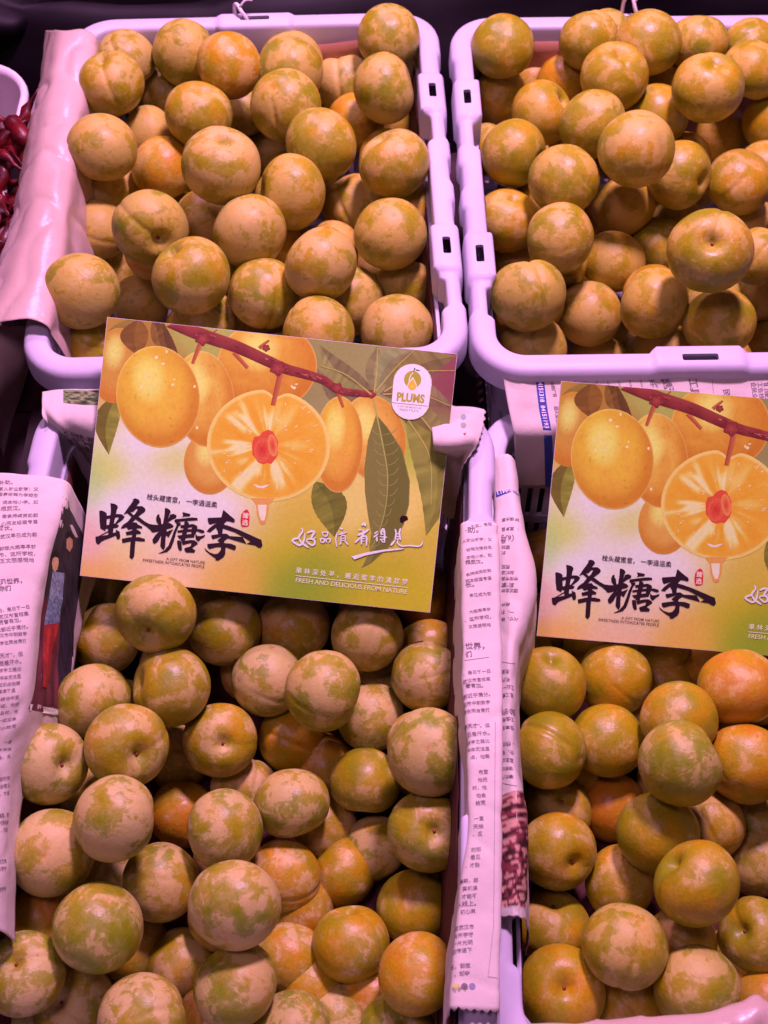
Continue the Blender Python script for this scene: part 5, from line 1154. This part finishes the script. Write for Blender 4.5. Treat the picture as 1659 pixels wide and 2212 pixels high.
def build_card_parts():
    parts = []; Z = [.00055]
    def up(): Z[0] += .000005; return Z[0]
    def part(name, items):
        p = Print()
        for it in items: p.add(*it)
        parts.append((name, p.mesh(name)))
    # board
    v = [(x, y, z) for z in (-.0008, .0005) for y in (0, -CHT) for x in (0, CW)]
    parts.append(('board', mesh('board', v, [(0, 1, 3, 2), (4, 6, 7, 5), (0, 4, 5, 1), (2, 3, 7, 6), (0, 2, 6, 4), (1, 5, 7, 3)], M_CARD)))
    # soft background: blurred foliage and light
    BL_ = [(260, 720, 90, 60, (186, 116, 60)), (225, 800, 60, 120, (225, 150, 80)), (300, 960, 110, 70, (255, 214, 250)), (230, 1010, 60, 60, (222, 196, 92)), (420, 700, 60, 40, (190, 160, 90)), (330, 1030, 60, 50, (250, 205, 220)), (260, 1075, 70, 50, (255, 215, 248)),
           (200, 1040, 30, 60, (190, 190, 150)), (420, 1040, 80, 60, (255, 212, 240)), (480, 1120, 90, 60, (255, 205, 240)), (390, 1180, 110, 60, (255, 190, 190)), (200, 1160, 40, 60, (255, 170, 190)), (220, 1230, 60, 30, (255, 165, 110)), (340, 1235, 80, 40, (255, 175, 165)), (500, 1230, 80, 50, (245, 165, 90)),
           (600, 1180, 80, 70, (214, 166, 50)), (660, 1240, 90, 50, (150, 150, 52)), (760, 1230, 110, 60, (196, 160, 48)), (860, 1270, 90, 50, (214, 166, 50)), (640, 1110, 60, 50, (230, 170, 80)), (750, 1110, 40, 60, (245, 190, 120)), (880, 1080, 60, 80, (250, 190, 120)), (800, 1180, 80, 40, (225, 165, 70)), (930, 1180, 40, 90, (220, 165, 70)),
           (700, 760, 80, 50, (165, 130, 90)), (850, 800, 90, 60, (170, 135, 100)), (950, 830, 50, 70, (150, 60, 85)), (940, 920, 50, 60, (150, 120, 80)), (900, 980, 60, 60, (190, 168, 70)), (620, 1040, 60, 60, (240, 175, 90)), (270, 880, 60, 50, (248, 200, 150)), (370, 1000, 60, 40, (222, 188, 76)), (470, 990, 50, 60, (245, 190, 90)), (560, 1060, 60, 40, (250, 200, 150)), (240, 1110, 40, 40, (255, 205, 245)), (300, 1130, 80, 40, (255, 205, 225)), (270, 1190, 60, 40, (255, 190, 150)), (560, 1140, 60, 50, (240, 180, 110))]
    n, m = 96, 72; vs, cs = [], []
    for j in range(m+1):
        for i in range(n+1):
            s_, t_ = i/n, j/m; x, y = 232+E1[0]*s_+E2[0]*t_, 685+E1[1]*s_+E2[1]*t_; tw = 1e-9; c = [0, 0, 0]
            for bx, by, rx, ry, bc in BL_:
                w = math.exp(-1.5*(((x-bx)/rx)**2+((y-by)/ry)**2)); tw += w
                for q in range(3): c[q] += w*bc[q]
            vs.append((s_*(CW-.0004)+.0002, -t_*(CHT-.0004)-.0002, Z[0])); cs.append(ink(tuple(q/tw for q in c)))
    fs = [(j*(n+1)+i, (j+1)*(n+1)+i, (j+1)*(n+1)+i+1, j*(n+1)+i+1) for j in range(m) for i in range(n)]
    part('printed_background', [(vs, fs, cs)])
    sh = lambda c1, c2, lx=-.4, ly=-.5: (lambda fx, fy, q: mix3(c1, c2, .5+.55*(fx*-lx+fy*-ly)+.12*noise.noise(Vector((fx*3, fy*3, c1[1])))))
    # leaves
    lf = []
    for a, b, w, c1, c2, bend in (((300, 690), (205, 760), 20, (150, 110, 56), (176, 120, 62), 0), ((330, 690), (385, 765), 20, (128, 72, 46), (160, 96, 52), 8), ((255, 850), (234, 982), 26, (172, 140, 66), (140, 104, 50), 16),
                                  ((640, 730), (690, 705), 14, (160, 130, 90), (190, 150, 90), 0), ((806, 846), (684, 795), 24, (150, 108, 84), (172, 130, 100), -34), ((806, 846), (690, 745), 26, (176, 140, 92), (152, 112, 84), -18), ((808, 842), (815, 748), 22, (166, 126, 96), (186, 140, 100), 0), ((812, 842), (900, 752), 26, (180, 150, 112), (170, 134, 104), -20),
                                  ((830, 846), (985, 770), 34, (168, 124, 84), (148, 104, 76), -18), ((820, 850), (982, 885), 26, (172, 120, 100), (152, 100, 84), -22), ((850, 860), (976, 985), 30, (170, 130, 88), (150, 110, 74), -10), ((880, 905), (918, 1158), 44, (162, 128, 66), (176, 142, 76), -44), ((680, 1040), (720, 1160), 36, (138, 112, 52), (156, 128, 60), -14)):
        part('printed_leaf', [lens(a, b, w, up(), c1, c2, bend)])
    # fruit
    def fruit(name, cx, cy, rx, ry, c1, c2, rot=0, edge=(255, 205, 150)):
        def cf(fx, fy, q):
            n_ = noise.noise(Vector((fx*2.5+cx, fy*2.5, 1)))+.5*noise.noise(Vector((fx*7, fy*7+cy, 4)))
            c = mix3(c1, c2, .48+.55*(fx*.30+fy*.65)+.30*n_)
            c = mix3(c, (212, 106, 40), min(.62, .75*max(0, q-.45)**1.6*(1.15+.8*fy+.4*fx)*2.2))
            c = mix3(c, (255, 226, 140), .75*max(0, 1-((fx+.16)**2*1.3+(fy+.36)**2)*3.4))
            c = mix3(c, (150, 86, 34), .5*max(0, noise.noise(Vector((fx*16+cx, fy*16, 9)))-.42)*2)
            return mix3(c, edge, .5 if q > .975 else 0)
        part(name, [blob(cx, cy, rx, ry, up(), cf, rot, 72, 26)])
    fruit('printed_plum', 252, 790, 54, 82, (214, 140, 68), (232, 136, 70), 8, (220, 140, 70))
    part('printed_brown_leaf', [lens((300, 690), (300, 770), 30, up(), (168, 98, 48), (150, 84, 46), 10), lens((352, 696), (372, 772), 12, up(), (120, 66, 44), (140, 80, 46), 6)])  # brown leaves printed over the top of the plum
    fruit('printed_plum', 577, 790, 108, 96, (248, 172, 78), (220, 118, 48))
    fruit('printed_plum', 452, 1000, 56, 68, (238, 150, 78), (240, 158, 90), 0, (240, 160, 90))
    fruit('printed_plum', 440, 862, 66, 104, (252, 192, 100), (232, 128, 52), -6)
    fruit('printed_plum', 341, 857, 90, 110, (250, 186, 70), (246, 154, 66), -8)
    fruit('printed_plum', 806, 946, 70, 94, (248, 172, 84), (240, 150, 82), -12)
    fruit('printed_plum', 731, 960, 52, 104, (248, 178, 68), (244, 142, 74), 2)
    # halved plum
    def half(fx, fy, q):
        a = math.atan2(fy, fx); w = .8*noise.noise(Vector((fx*2.2, fy*2.2, 8)))
        st = noise.noise(Vector((math.cos(a)*3.2+w, math.sin(a)*3.2, q*.9)))+.45*noise.noise(Vector((math.cos(a)*9, math.sin(a)*9+w, q*1.5)))
        c = mix3((248, 148, 50), (250, 172, 78), .5+.8*st*(1 if q < .85 else .2))
        wisp = max(0, st+.15-abs(q-.48)*1.1)*(1.5 if math.sin(a-.9) > 0 or math.cos(a+2.3) > .7 else .35)
        c = mix3(c, (255, 228, 184), min(.85, wisp*1.4))
        if q > .955: c = (252, 192, 122)
        return mix3(c, (246, 120, 56), max(0, .30-q)*2.2)
    part('printed_plum_half', [blob(579, 962, 133, 121, up(), half, 4, 120, 26, lambda a: 1-.13*math.exp(-(((a if a < 3.2 else a-6.2832)+1.50)/.13)**2))])
    r1 = random.Random(3)
    stone = [(573+ (34+r1.uniform(-7, 7))*math.cos(a)*.86, 968+(36+r1.uniform(-6, 6))*math.sin(a)) for a in [2*math.pi*k/18 for k in range(18)]]
    part('printed_stone', [polyp(stone, up(), (238, 78, 64)), blob(566, 972, 18, 26, up(), lambda fx, fy, q: mix3((222, 50, 52), (244, 100, 76), q+.4*noise.noise(Vector((fx*4, fy*4, 0)))), 10), blob(588, 962, 10, 24, up(), lambda fx, fy, q: mix3((232, 62, 58), (250, 140, 90), q), -8)])
    # water drops and glints
    gl = []; z = up()
    for k in range(34):
        a = r1.uniform(0, 6.28); q = r1.uniform(.35, .92); x, y = 579+128*q*math.cos(a), 962+112*q*math.sin(a); L_ = r1.uniform(3, 12); aa = a+r1.uniform(-.3, .3)
        gl.append(stroke([(x, y), (x+L_*math.cos(aa), y+L_*math.sin(aa))], r1.uniform(.8, 2.2), z, (255, 236, 214)))
    for x, y in ((338, 772), (352, 786), (312, 808), (377, 820), (373, 831), (305, 837), (322, 838), (360, 760), (420, 835), (300, 815), (425, 924), (630, 835), (635, 838), (640, 830)): gl.append(blob(x, y, r1.uniform(1.5, 4), r1.uniform(1.5, 4), z, lambda fx, fy, q: (255, 232, 180), 0, 10, 2))
    gl.append(stroke([(546, 1046), (562, 1052), (580, 1047)], 4.5, up(), (255, 240, 225), None, 6, .1))
    part('printed_glint', gl)
    part('printed_juice_drop', [polyp([(541, 1076), (592, 1076), (580, 1090), (577, 1112), (572, 1128), (565, 1133), (558, 1128), (553, 1110), (552, 1090)], up(), (244, 150, 90)), polyp([(555, 1090), (574, 1090), (573, 1112), (569, 1124), (563, 1124), (558, 1112)], up(), (255, 220, 208)), blob(567, 1128, 5, 4, up(), lambda a, b, c: (246, 140, 90), 0, 12, 2)])
    # branch
    br = []
    bc = lambda t, s_: mix3((170, 62, 66), (120, 30, 44), s_*.9+.25*math.sin(t*60))
    for pts, tp in (([(435, 738), (425, 762), (416, 786)], (11, 7)), ([(505, 762), (520, 778), (535, 795)], (9, 8)), ([(606, 806), (598, 840), (589, 876)], (13, 10)), ([(728, 840), (734, 860), (741, 880)], (10, 6)), ([(440, 735), (455, 722), (470, 712)], (5, 2)), ([(560, 752), (575, 740), (582, 735)], (8, 4))):
        br.append(stroke(pts, 0, up(), lambda t, s_: mix3((214, 104, 74), (176, 66, 56), s_), tp))
    for pts, tp in (([(366, 692), (433, 722), (513, 750), (581, 781), (615, 796), (661, 809), (701, 822), (728, 841), (778, 850), (808, 853)], (30, 13)),): br.append(stroke(pts, 0, up(), bc, tp))
    z = up()
    for k in range(60):
        t = r1.random(); i = int(t*8); P_ = [(366, 692), (433, 722), (513, 750), (581, 781), (615, 796), (661, 809), (701, 822), (728, 841), (778, 850), (808, 853)]; u = t*8-i
        x = P_[i][0]+(P_[i+1][0]-P_[i][0])*u; y = P_[i][1]+(P_[i+1][1]-P_[i][1])*u+r1.uniform(-8, 8)*(1-t*.6); L_ = r1.uniform(4, 13)
        br.append(stroke([(x, y), (x+L_, y+L_*.42)], r1.uniform(.8, 2.2), z, r1.choice([(220, 120, 116), (96, 22, 36), (196, 92, 92), (84, 18, 32)])))
    for x, y, r in ((438, 732, 15), (601, 796, 17), (728, 838, 12), (802, 851, 10), (575, 752, 8)): br.append(blob(x, y, r, r*.9, up(), lambda fx, fy, q: mix3((186, 70, 70), (116, 30, 44), q*.7+.3*noise.noise(Vector((fx*4, fy*4, x)))), 0, 18, 5, lambda a: 1+.18*math.sin(a*5)))
    part('printed_branch', br)
    # near leaf, its veins and a dark patch painted as the shade in a torn hole
    lv = [(812, 895), (836, 923), (868, 971), (884, 1038), (882, 1090), (870, 1134), (840, 1180), (800, 1215), (778, 1226), (795, 1195), (800, 1150), (793, 1110), (787, 1060), (786, 1010), (794, 950)]
    it = [polyp(lv, up(), (142, 112, 66)), polyp([(812, 897), (836, 925), (866, 973), (882, 1040), (880, 1090), (868, 1132), (838, 1178), (800, 1213), (826, 1120), (836, 1040), (828, 960)], up(), (122, 98, 54))]
    z = up(); it.append(stroke([(806, 862), (822, 940), (836, 1030), (826, 1120), (780, 1224)], 3, z, (186, 156, 96), (3.5, 1)))
    for y0 in range(940, 1190, 22):
        k = (y0-900)/300; xm = 822+14*math.sin(k*2.6)-max(0, y0-1080)*.25
        it.append(stroke([(xm, y0), (xm+22*(1-k*.6), y0-6), (xm+36*(1-k*.7), y0-18)], 1.2, z, (168, 140, 90))); it.append(stroke([(xm, y0), (xm-18*(1-k*.6), y0-4), (xm-28*(1-k*.6), y0-14)], 1.2, z, (170, 142, 92)))
    for pts in (([(802, 852), (740, 806), (690, 790)]), ([(808, 848), (814, 800), (815, 752)]), ([(812, 846), (850, 800), (898, 754)]), ([(830, 846), (900, 806), (985, 801)]), ([(826, 852), (900, 850), (975, 878)]), ([(905, 895), (940, 940), (974, 985)]), ([(880, 905), (925, 980), (930, 1090)])): it.append(stroke(pts, 2.4, z, (206, 156, 96), (3.2, 1.4)))
    it.append(polyp([(862, 1118), (868, 1113), (878, 1115), (880, 1122), (872, 1126), (868, 1131), (862, 1127)], up(), (46, 8, 22)))
    part('printed_near_leaf', it)
    # brush lettering of the name
    A = lambda L_: [(193.6+x*.11669, 1050.9+y*.11669) for x, y in L_]
    B = lambda L_: [(309.7+x*.1, 1078.5+y*.1) for x, y in L_]
    D = lambda L_: [(420.4+x*.1, 1078.5+y*.1) for x, y in L_]
    black = (52, 22, 44)
    bee = [[(165, 450), (200, 440), (260, 460), (300, 490), (305, 540), (300, 690), (310, 740), (270, 820), (185, 775), (170, 640)], [(300, 540), (500, 505), (580, 510), (635, 555), (600, 610), (490, 690), (450, 690), (520, 590), (525, 568), (470, 570), (300, 600)], [(290, 715), (460, 680), (530, 720), (500, 760), (300, 785)],
           [(372, 305), (440, 315), (490, 340), (512, 380), (490, 430), (475, 510), (440, 650), (415, 860), (330, 890), (325, 800), (355, 650), (375, 500), (380, 400)], [(92, 925), (330, 890), (415, 855), (470, 845), (475, 905), (400, 935), (250, 990), (200, 1020), (155, 1070), (110, 1050), (95, 1000)], [(470, 795), (540, 830), (553, 920), (540, 970), (495, 975), (475, 930)], [(330, 815), (150, 915), (165, 925), (340, 835)],
           [(775, 240), (830, 215), (890, 235), (918, 280), (880, 330), (850, 360), (740, 470), (660, 500), (610, 520), (690, 400), (760, 310), (800, 245)], [(850, 360), (960, 360), (1010, 400), (1023, 440), (990, 480), (930, 520), (885, 555), (820, 620), (740, 700), (680, 750), (580, 780), (565, 760), (600, 710), (700, 640), (760, 560), (830, 500), (880, 420), (850, 410), (790, 470), (740, 470)],
           [(680, 490), (740, 470), (830, 560), (900, 560), (1000, 640), (1090, 690), (1250, 715), (1260, 830), (1160, 850), (1050, 750), (860, 620), (760, 560)], [(660, 740), (790, 660), (850, 660), (880, 700), (960, 740), (960, 775), (880, 770), (700, 800)], [(650, 840), (860, 790), (935, 840), (930, 875), (860, 880), (670, 900)], [(580, 965), (730, 935), (900, 935), (1005, 965), (1010, 1010), (960, 1015), (800, 1000), (590, 1045)], [(780, 680), (860, 680), (850, 900), (830, 1020), (808, 1290), (770, 1345), (720, 1310), (740, 1020), (770, 900)]]
    tang = [[(450, 185), (500, 190), (550, 220), (575, 265), (545, 330), (510, 500), (490, 650), (460, 850), (450, 1030), (415, 1100), (370, 1050), (345, 1000), (360, 850), (380, 700), (410, 500), (440, 330)], [(290, 325), (330, 320), (335, 380), (360, 410), (370, 500), (380, 560), (300, 540), (260, 460), (258, 390)], [(560, 325), (640, 312), (705, 350), (690, 400), (600, 440), (540, 480), (500, 500), (530, 410)], [(120, 540), (300, 550), (530, 500), (590, 530), (640, 575), (610, 610), (500, 640), (300, 690), (190, 715), (150, 690)],
            [(340, 670), (400, 690), (380, 760), (300, 900), (235, 960), (190, 940), (175, 870), (240, 770)], [(470, 690), (500, 690), (630, 640), (560, 760), (530, 820), (500, 800), (460, 760)], [(825, 275), (900, 290), (985, 310), (1005, 335), (975, 365), (870, 368), (815, 385), (845, 345)], [(655, 445), (690, 425), (1040, 390), (1150, 400), (1158, 450), (800, 475), (690, 505), (660, 490)], [(690, 500), (790, 500), (790, 540), (740, 590), (690, 720), (640, 900), (580, 1050), (500, 1130), (390, 1160), (290, 1168), (420, 1110), (520, 1000), (580, 850), (640, 680), (700, 560)],
            [(870, 480), (920, 470), (970, 510), (950, 600), (930, 700), (880, 900), (780, 890), (800, 800), (830, 700), (860, 560)], [(780, 555), (1060, 530), (1140, 570), (1155, 620), (1100, 690), (1020, 640), (1040, 595), (960, 610), (790, 620)], [(720, 670), (940, 640), (1200, 640), (1290, 670), (1308, 710), (1250, 730), (1150, 690), (950, 700), (720, 720)], [(710, 780), (1030, 740), (1090, 790), (1070, 820), (900, 835), (760, 850)], [(1050, 640), (1130, 700), (1080, 790), (1000, 800), (1020, 700)],
            [(710, 890), (760, 880), (800, 920), (810, 1000), (815, 1090), (770, 1115), (730, 1060), (710, 960)], [(800, 905), (1000, 875), (1080, 880), (1140, 920), (1160, 960), (1100, 1000), (1030, 1050), (1105, 1100), (1080, 1150), (900, 1145), (865, 1090), (870, 1050), (1000, 1010), (1020, 940), (960, 950), (830, 985)], [(1110, 740), (1150, 790), (1220, 790), (1320, 760), (1300, 810), (1230, 850), (1170, 910), (1120, 870), (1105, 800)]]
    li = [[(265, 400), (560, 385), (600, 230), (620, 235), (740, 340), (840, 420), (855, 460), (830, 500), (760, 480), (680, 465), (620, 520), (430, 510), (320, 540), (285, 520), (270, 460)], [(540, 390), (640, 480), (600, 600), (580, 740), (490, 750), (480, 680), (440, 610), (430, 540)], [(430, 520), (440, 610), (320, 710), (240, 690), (300, 620)], [(600, 540), (720, 570), (950, 660), (1150, 750), (1380, 855), (1420, 870), (1448, 990), (1410, 1050), (1360, 1040), (1280, 990), (1100, 960), (1190, 910), (1040, 815), (850, 710), (590, 625)],
          [(340, 770), (580, 740), (660, 735), (740, 790), (1020, 810), (1100, 960), (900, 900), (700, 840), (630, 890), (600, 930), (510, 920), (470, 880), (575, 800), (440, 840), (370, 860), (345, 810)], [(520, 900), (600, 910), (645, 960), (650, 1050), (640, 1180), (600, 1250), (490, 1320), (420, 1310), (440, 1280), (300, 1180), (220, 1110), (190, 1045), (300, 1140), (400, 1180), (480, 1170), (540, 1100), (555, 1020)], [(255, 960), (510, 935), (720, 950), (780, 960), (875, 1000), (870, 1070), (830, 1095), (740, 1060), (640, 1025), (450, 1030), (300, 1070), (258, 1030)]]
    def chars(sets, conv):
        r = []
        for s_ in sets: Z[0] += .000002; r.append(polyp(conv(s_), Z[0], black))
        return r
    part('brush_character', chars(bee, A)); part('brush_character', chars(tang, B)); part('brush_character', chars(li, D))
    # small lettering
    z = up()
    part('slogan_lettering', [text_on('枝头藏蜜意， 一李遇温柔', (315, 1079), (467, 1097), z, (86, 44, 72), .01)]); part('small_lettering', [text_on('A GIFT FROM NATURE', (357, 1209), (440, 1218), z, (104, 50, 66), .004), text_on('SWEETNESS INTOXICATES PEOPLE', (306, 1212), (439, 1227), z, (104, 50, 66), .004)])
    part('white_small_lettering', [text_on('果 林 深 处 寻 ， 邂 逅 蜜 李 的 清 甜 梦', (636, 1238), (878, 1264), z, (255, 222, 214), .012), stroke([(636, 1243), (878, 1269)], 1.5, z, (255, 222, 214), (1.5, 1.5)), text_on('FRESH AND DELICIOUS FROM NATURE', (636, 1257), (877, 1283), z, (255, 226, 200), .006)])
    seal = polyp([(420.4+x*.1, 1078.5+y*.1) for x, y in ((1100, 215), (1140, 240), (1165, 300), (1170, 400), (1165, 500), (1155, 565), (1110, 585), (1010, 590), (982, 545), (975, 450), (990, 330), (1040, 255))], up(), (232, 44, 52))
    zz = up(); part('red_seal', [seal, text_on('臻', (522, 1119), (535, 1120.5), zz, (255, 224, 224), .02), text_on('选', (520.5, 1134), (533.5, 1135.5), zz, (255, 224, 224), .02)])
    # white script with its thin shadow line
    def S5(L_): return [(608.4+x*.1, 1117.3+y*.1) for x, y in L_]
    def S6(L_): return [(752.2+x*.10669, 1117.3+y*.10669) for x, y in L_]
    G5 = [([(410, 225), (435, 290), (370, 390), (350, 430), (240, 470), (215, 490), (300, 570), (370, 600), (430, 560), (470, 460), (485, 340)], 45), ([(350, 440), (400, 530), (470, 590), (560, 655)], 40), ([(530, 340), (620, 300), (690, 310), (640, 400), (620, 460)], 45), ([(510, 490), (600, 460), (690, 500), (690, 570), (640, 600), (560, 550), (510, 500)], 40), ([(620, 470), (730, 435)], 25),
          ([(850, 295), (880, 400)], 30), ([(870, 320), (980, 330), (950, 400), (880, 405)], 30), ([(810, 450), (830, 540)], 30), ([(815, 465), (900, 460), (890, 530), (830, 545)], 30), ([(930, 460), (950, 540)], 30), ([(935, 465), (1035, 470), (1010, 545)], 30),
          ([(1180, 325), (1150, 480), (1170, 635)], 28), ([(1200, 375), (1390, 325)], 28), ([(1240, 225), (1300, 260)], 45), ([(1285, 310), (1270, 380)], 26), ([(1265, 400), (1260, 540)], 26), ([(1270, 400), (1340, 390), (1350, 540)], 26), ([(1265, 460), (1340, 450)], 22), ([(1265, 500), (1340, 500)], 22), ([(1270, 540), (1230, 590)], 35), ([(1350, 520), (1415, 590)], 35)]
    G6 = [([(250, 160), (320, 130), (330, 180)], 45), ([(195, 250), (250, 255)], 35), ([(290, 240), (290, 300)], 30), ([(170, 360), (300, 310), (400, 240)], 45), ([(300, 340), (220, 420), (115, 515)], 32), ([(255, 380), (245, 550)], 36), ([(255, 390), (330, 380), (350, 580)], 36), ([(260, 430), (320, 430)], 22), ([(260, 480), (320, 480)], 22),
          ([(580, 280), (510, 330)], 30), ([(590, 330), (490, 405)], 32), ([(560, 390), (565, 490)], 36), ([(690, 220), (650, 280), (650, 360)], 32), ([(700, 220), (715, 300), (715, 510)], 34), ([(650, 290), (710, 290)], 22), ([(650, 340), (710, 340)], 22), ([(620, 390), (770, 400)], 26), ([(620, 445), (710, 440)], 26), ([(640, 460), (700, 510)], 26),
          ([(930, 235), (950, 300), (930, 450)], 32), ([(1040, 220), (1020, 300), (1040, 460)], 36), ([(940, 330), (1030, 330)], 22), ([(940, 390), (1040, 390)], 22), ([(940, 440), (1030, 430)], 22), ([(930, 460), (840, 570)], 45), ([(990, 440), (980, 520), (1040, 570), (1200, 570), (1470, 545), (1490, 490)], 28)]
    sc_ = []
    for dx, dy, c in ((1.0, 1.2, (150, 104, 84)), (0, 0, (255, 216, 248))):
        for G, S_, k in ((G5, S5, .1), (G6, S6, .1067)):
            for L_, w in G: Z[0] += .000002; sc_.append(stroke([(x+dx, y+dy) for x, y in S_(L_)], w*k, Z[0], c, None, 6, .6))
        Z[0] += .000002; sc_.append(polyp([(x+dx, y+dy) for x, y in S6([(45, 790), (390, 700), (700, 650), (1100, 622), (1115, 635), (1020, 655), (700, 690), (330, 770), (100, 852)])], Z[0], c))
    part('white_script', sc_)
    # round-ended badge
    def badge(hw, hh, z, col):
        cx, cy = cl(888.6, 846.6); pts = []
        for k in range(24):
            a = 2*math.pi*k/24; sy = (hh-hw*.98) if math.sin(a) >= 0 else -(hh-hw*.98)
            pts.append((cx+math.cos(a)*hw*UNIT, cy+(sy+math.sin(a)*hw*.98)*UNIT, z))
        return pts, [tuple(range(24))], [ink(col)]*24
    q = lambda x, y: (829.6+x*.07334, 763.3+y*.07334)
    z1, z2, z3, z4, z5, z6 = up(), up(), up(), up(), up(), up()
    it = [badge(42.2, 61, z1, (214, 156, 110)), badge(41, 59.8, z2, (255, 218, 250)), blob(*q(838, 775), 18.6, 18.6, z3, lambda a, b, c: (196, 150, 66), 0, 32, 2),
          stroke([q(860, 560), q(770, 680), q(728, 850)], 2.2, z4, (255, 222, 236), (1.8, 2.2)), polyp([q(848, 700), q(905, 800), q(960, 930), q(950, 1010), q(690, 1000), q(680, 930), q(740, 830)], z4, (255, 224, 220)), polyp([q(846, 760), q(900, 870), q(938, 960)]+[q(822+122*math.cos(a), 970+124*math.sin(a)) for a in [k*math.pi/8 for k in range(9)]]+[q(706, 940), q(760, 850)], z5, (252, 168, 74)),
          blob(*q(820, 980), 5.5, 5.5, z6, lambda a, b, c: mix3((255, 200, 80), (252, 168, 74), c), 0, 16, 4), stroke([q(908, 435), q(885, 490), q(872, 552)], 2.2, z5, (70, 26, 50), (2.4, 1.6)), polyp([q(905, 490), q(960, 475), q(1030, 500), q(1085, 495), q(1030, 527), q(960, 520)], z5, (92, 84, 92))]
    part('badge_emblem', it)
    part('badge_lettering', [text_on('PLUMS', q(358, 1412), q(1172, 1490), z3, (200, 146, 62), .045, 20), stroke([q(228, 1455), q(1280, 1562)], 1.3, z3, (150, 84, 96), (1.3, 1.3)), text_on('A GIFT FROM NATURE', q(388, 1582), q(1090, 1655), z3, (184, 118, 140), .002, 4.2), text_on('FRESH FTUITS', q(455, 1692), q(995, 1745), z3, (176, 112, 134), .004, 4.8)])
    return parts
CP = build_card_parts()
def place_card(p_tl, p_tr, p_bl, label):
    X = (p_tr-p_tl).normalized(); Yd = (p_bl-p_tl); Yd = (Yd-X*Yd.dot(X)).normalized(); Y = -Yd; Zc = X.cross(Y)
    o = tag(empty('sign_card'), label, 'sign card', 'printed plum cards')
    o.matrix_world = Matrix(((X.x, Y.x, Zc.x, p_tl.x), (X.y, Y.y, Zc.y, p_tl.y), (X.z, Y.z, Zc.z, p_tl.z), (0, 0, 0, 1)))
    host = {}
    for nm, me in CP:
        up_ = {'badge_lettering': 'badge_emblem', 'printed_stone': 'printed_plum_half', 'printed_glint': 'printed_plum_half', 'printed_juice_drop': 'printed_plum_half'}.get(nm)
        host[nm] = link(nm, me, host[up_] if up_ else o)
place_card(dep(232, 685, DC), dep(988, 765, DC), dep(170, 1243, DC), 'whole printed plum card leaning between the two left crates')
place_card(dep(1212, 823, .838), dep(1659, 861, .838), dep(1157, 1358, .852), 'printed plum card at right whose right half is out of the picture')
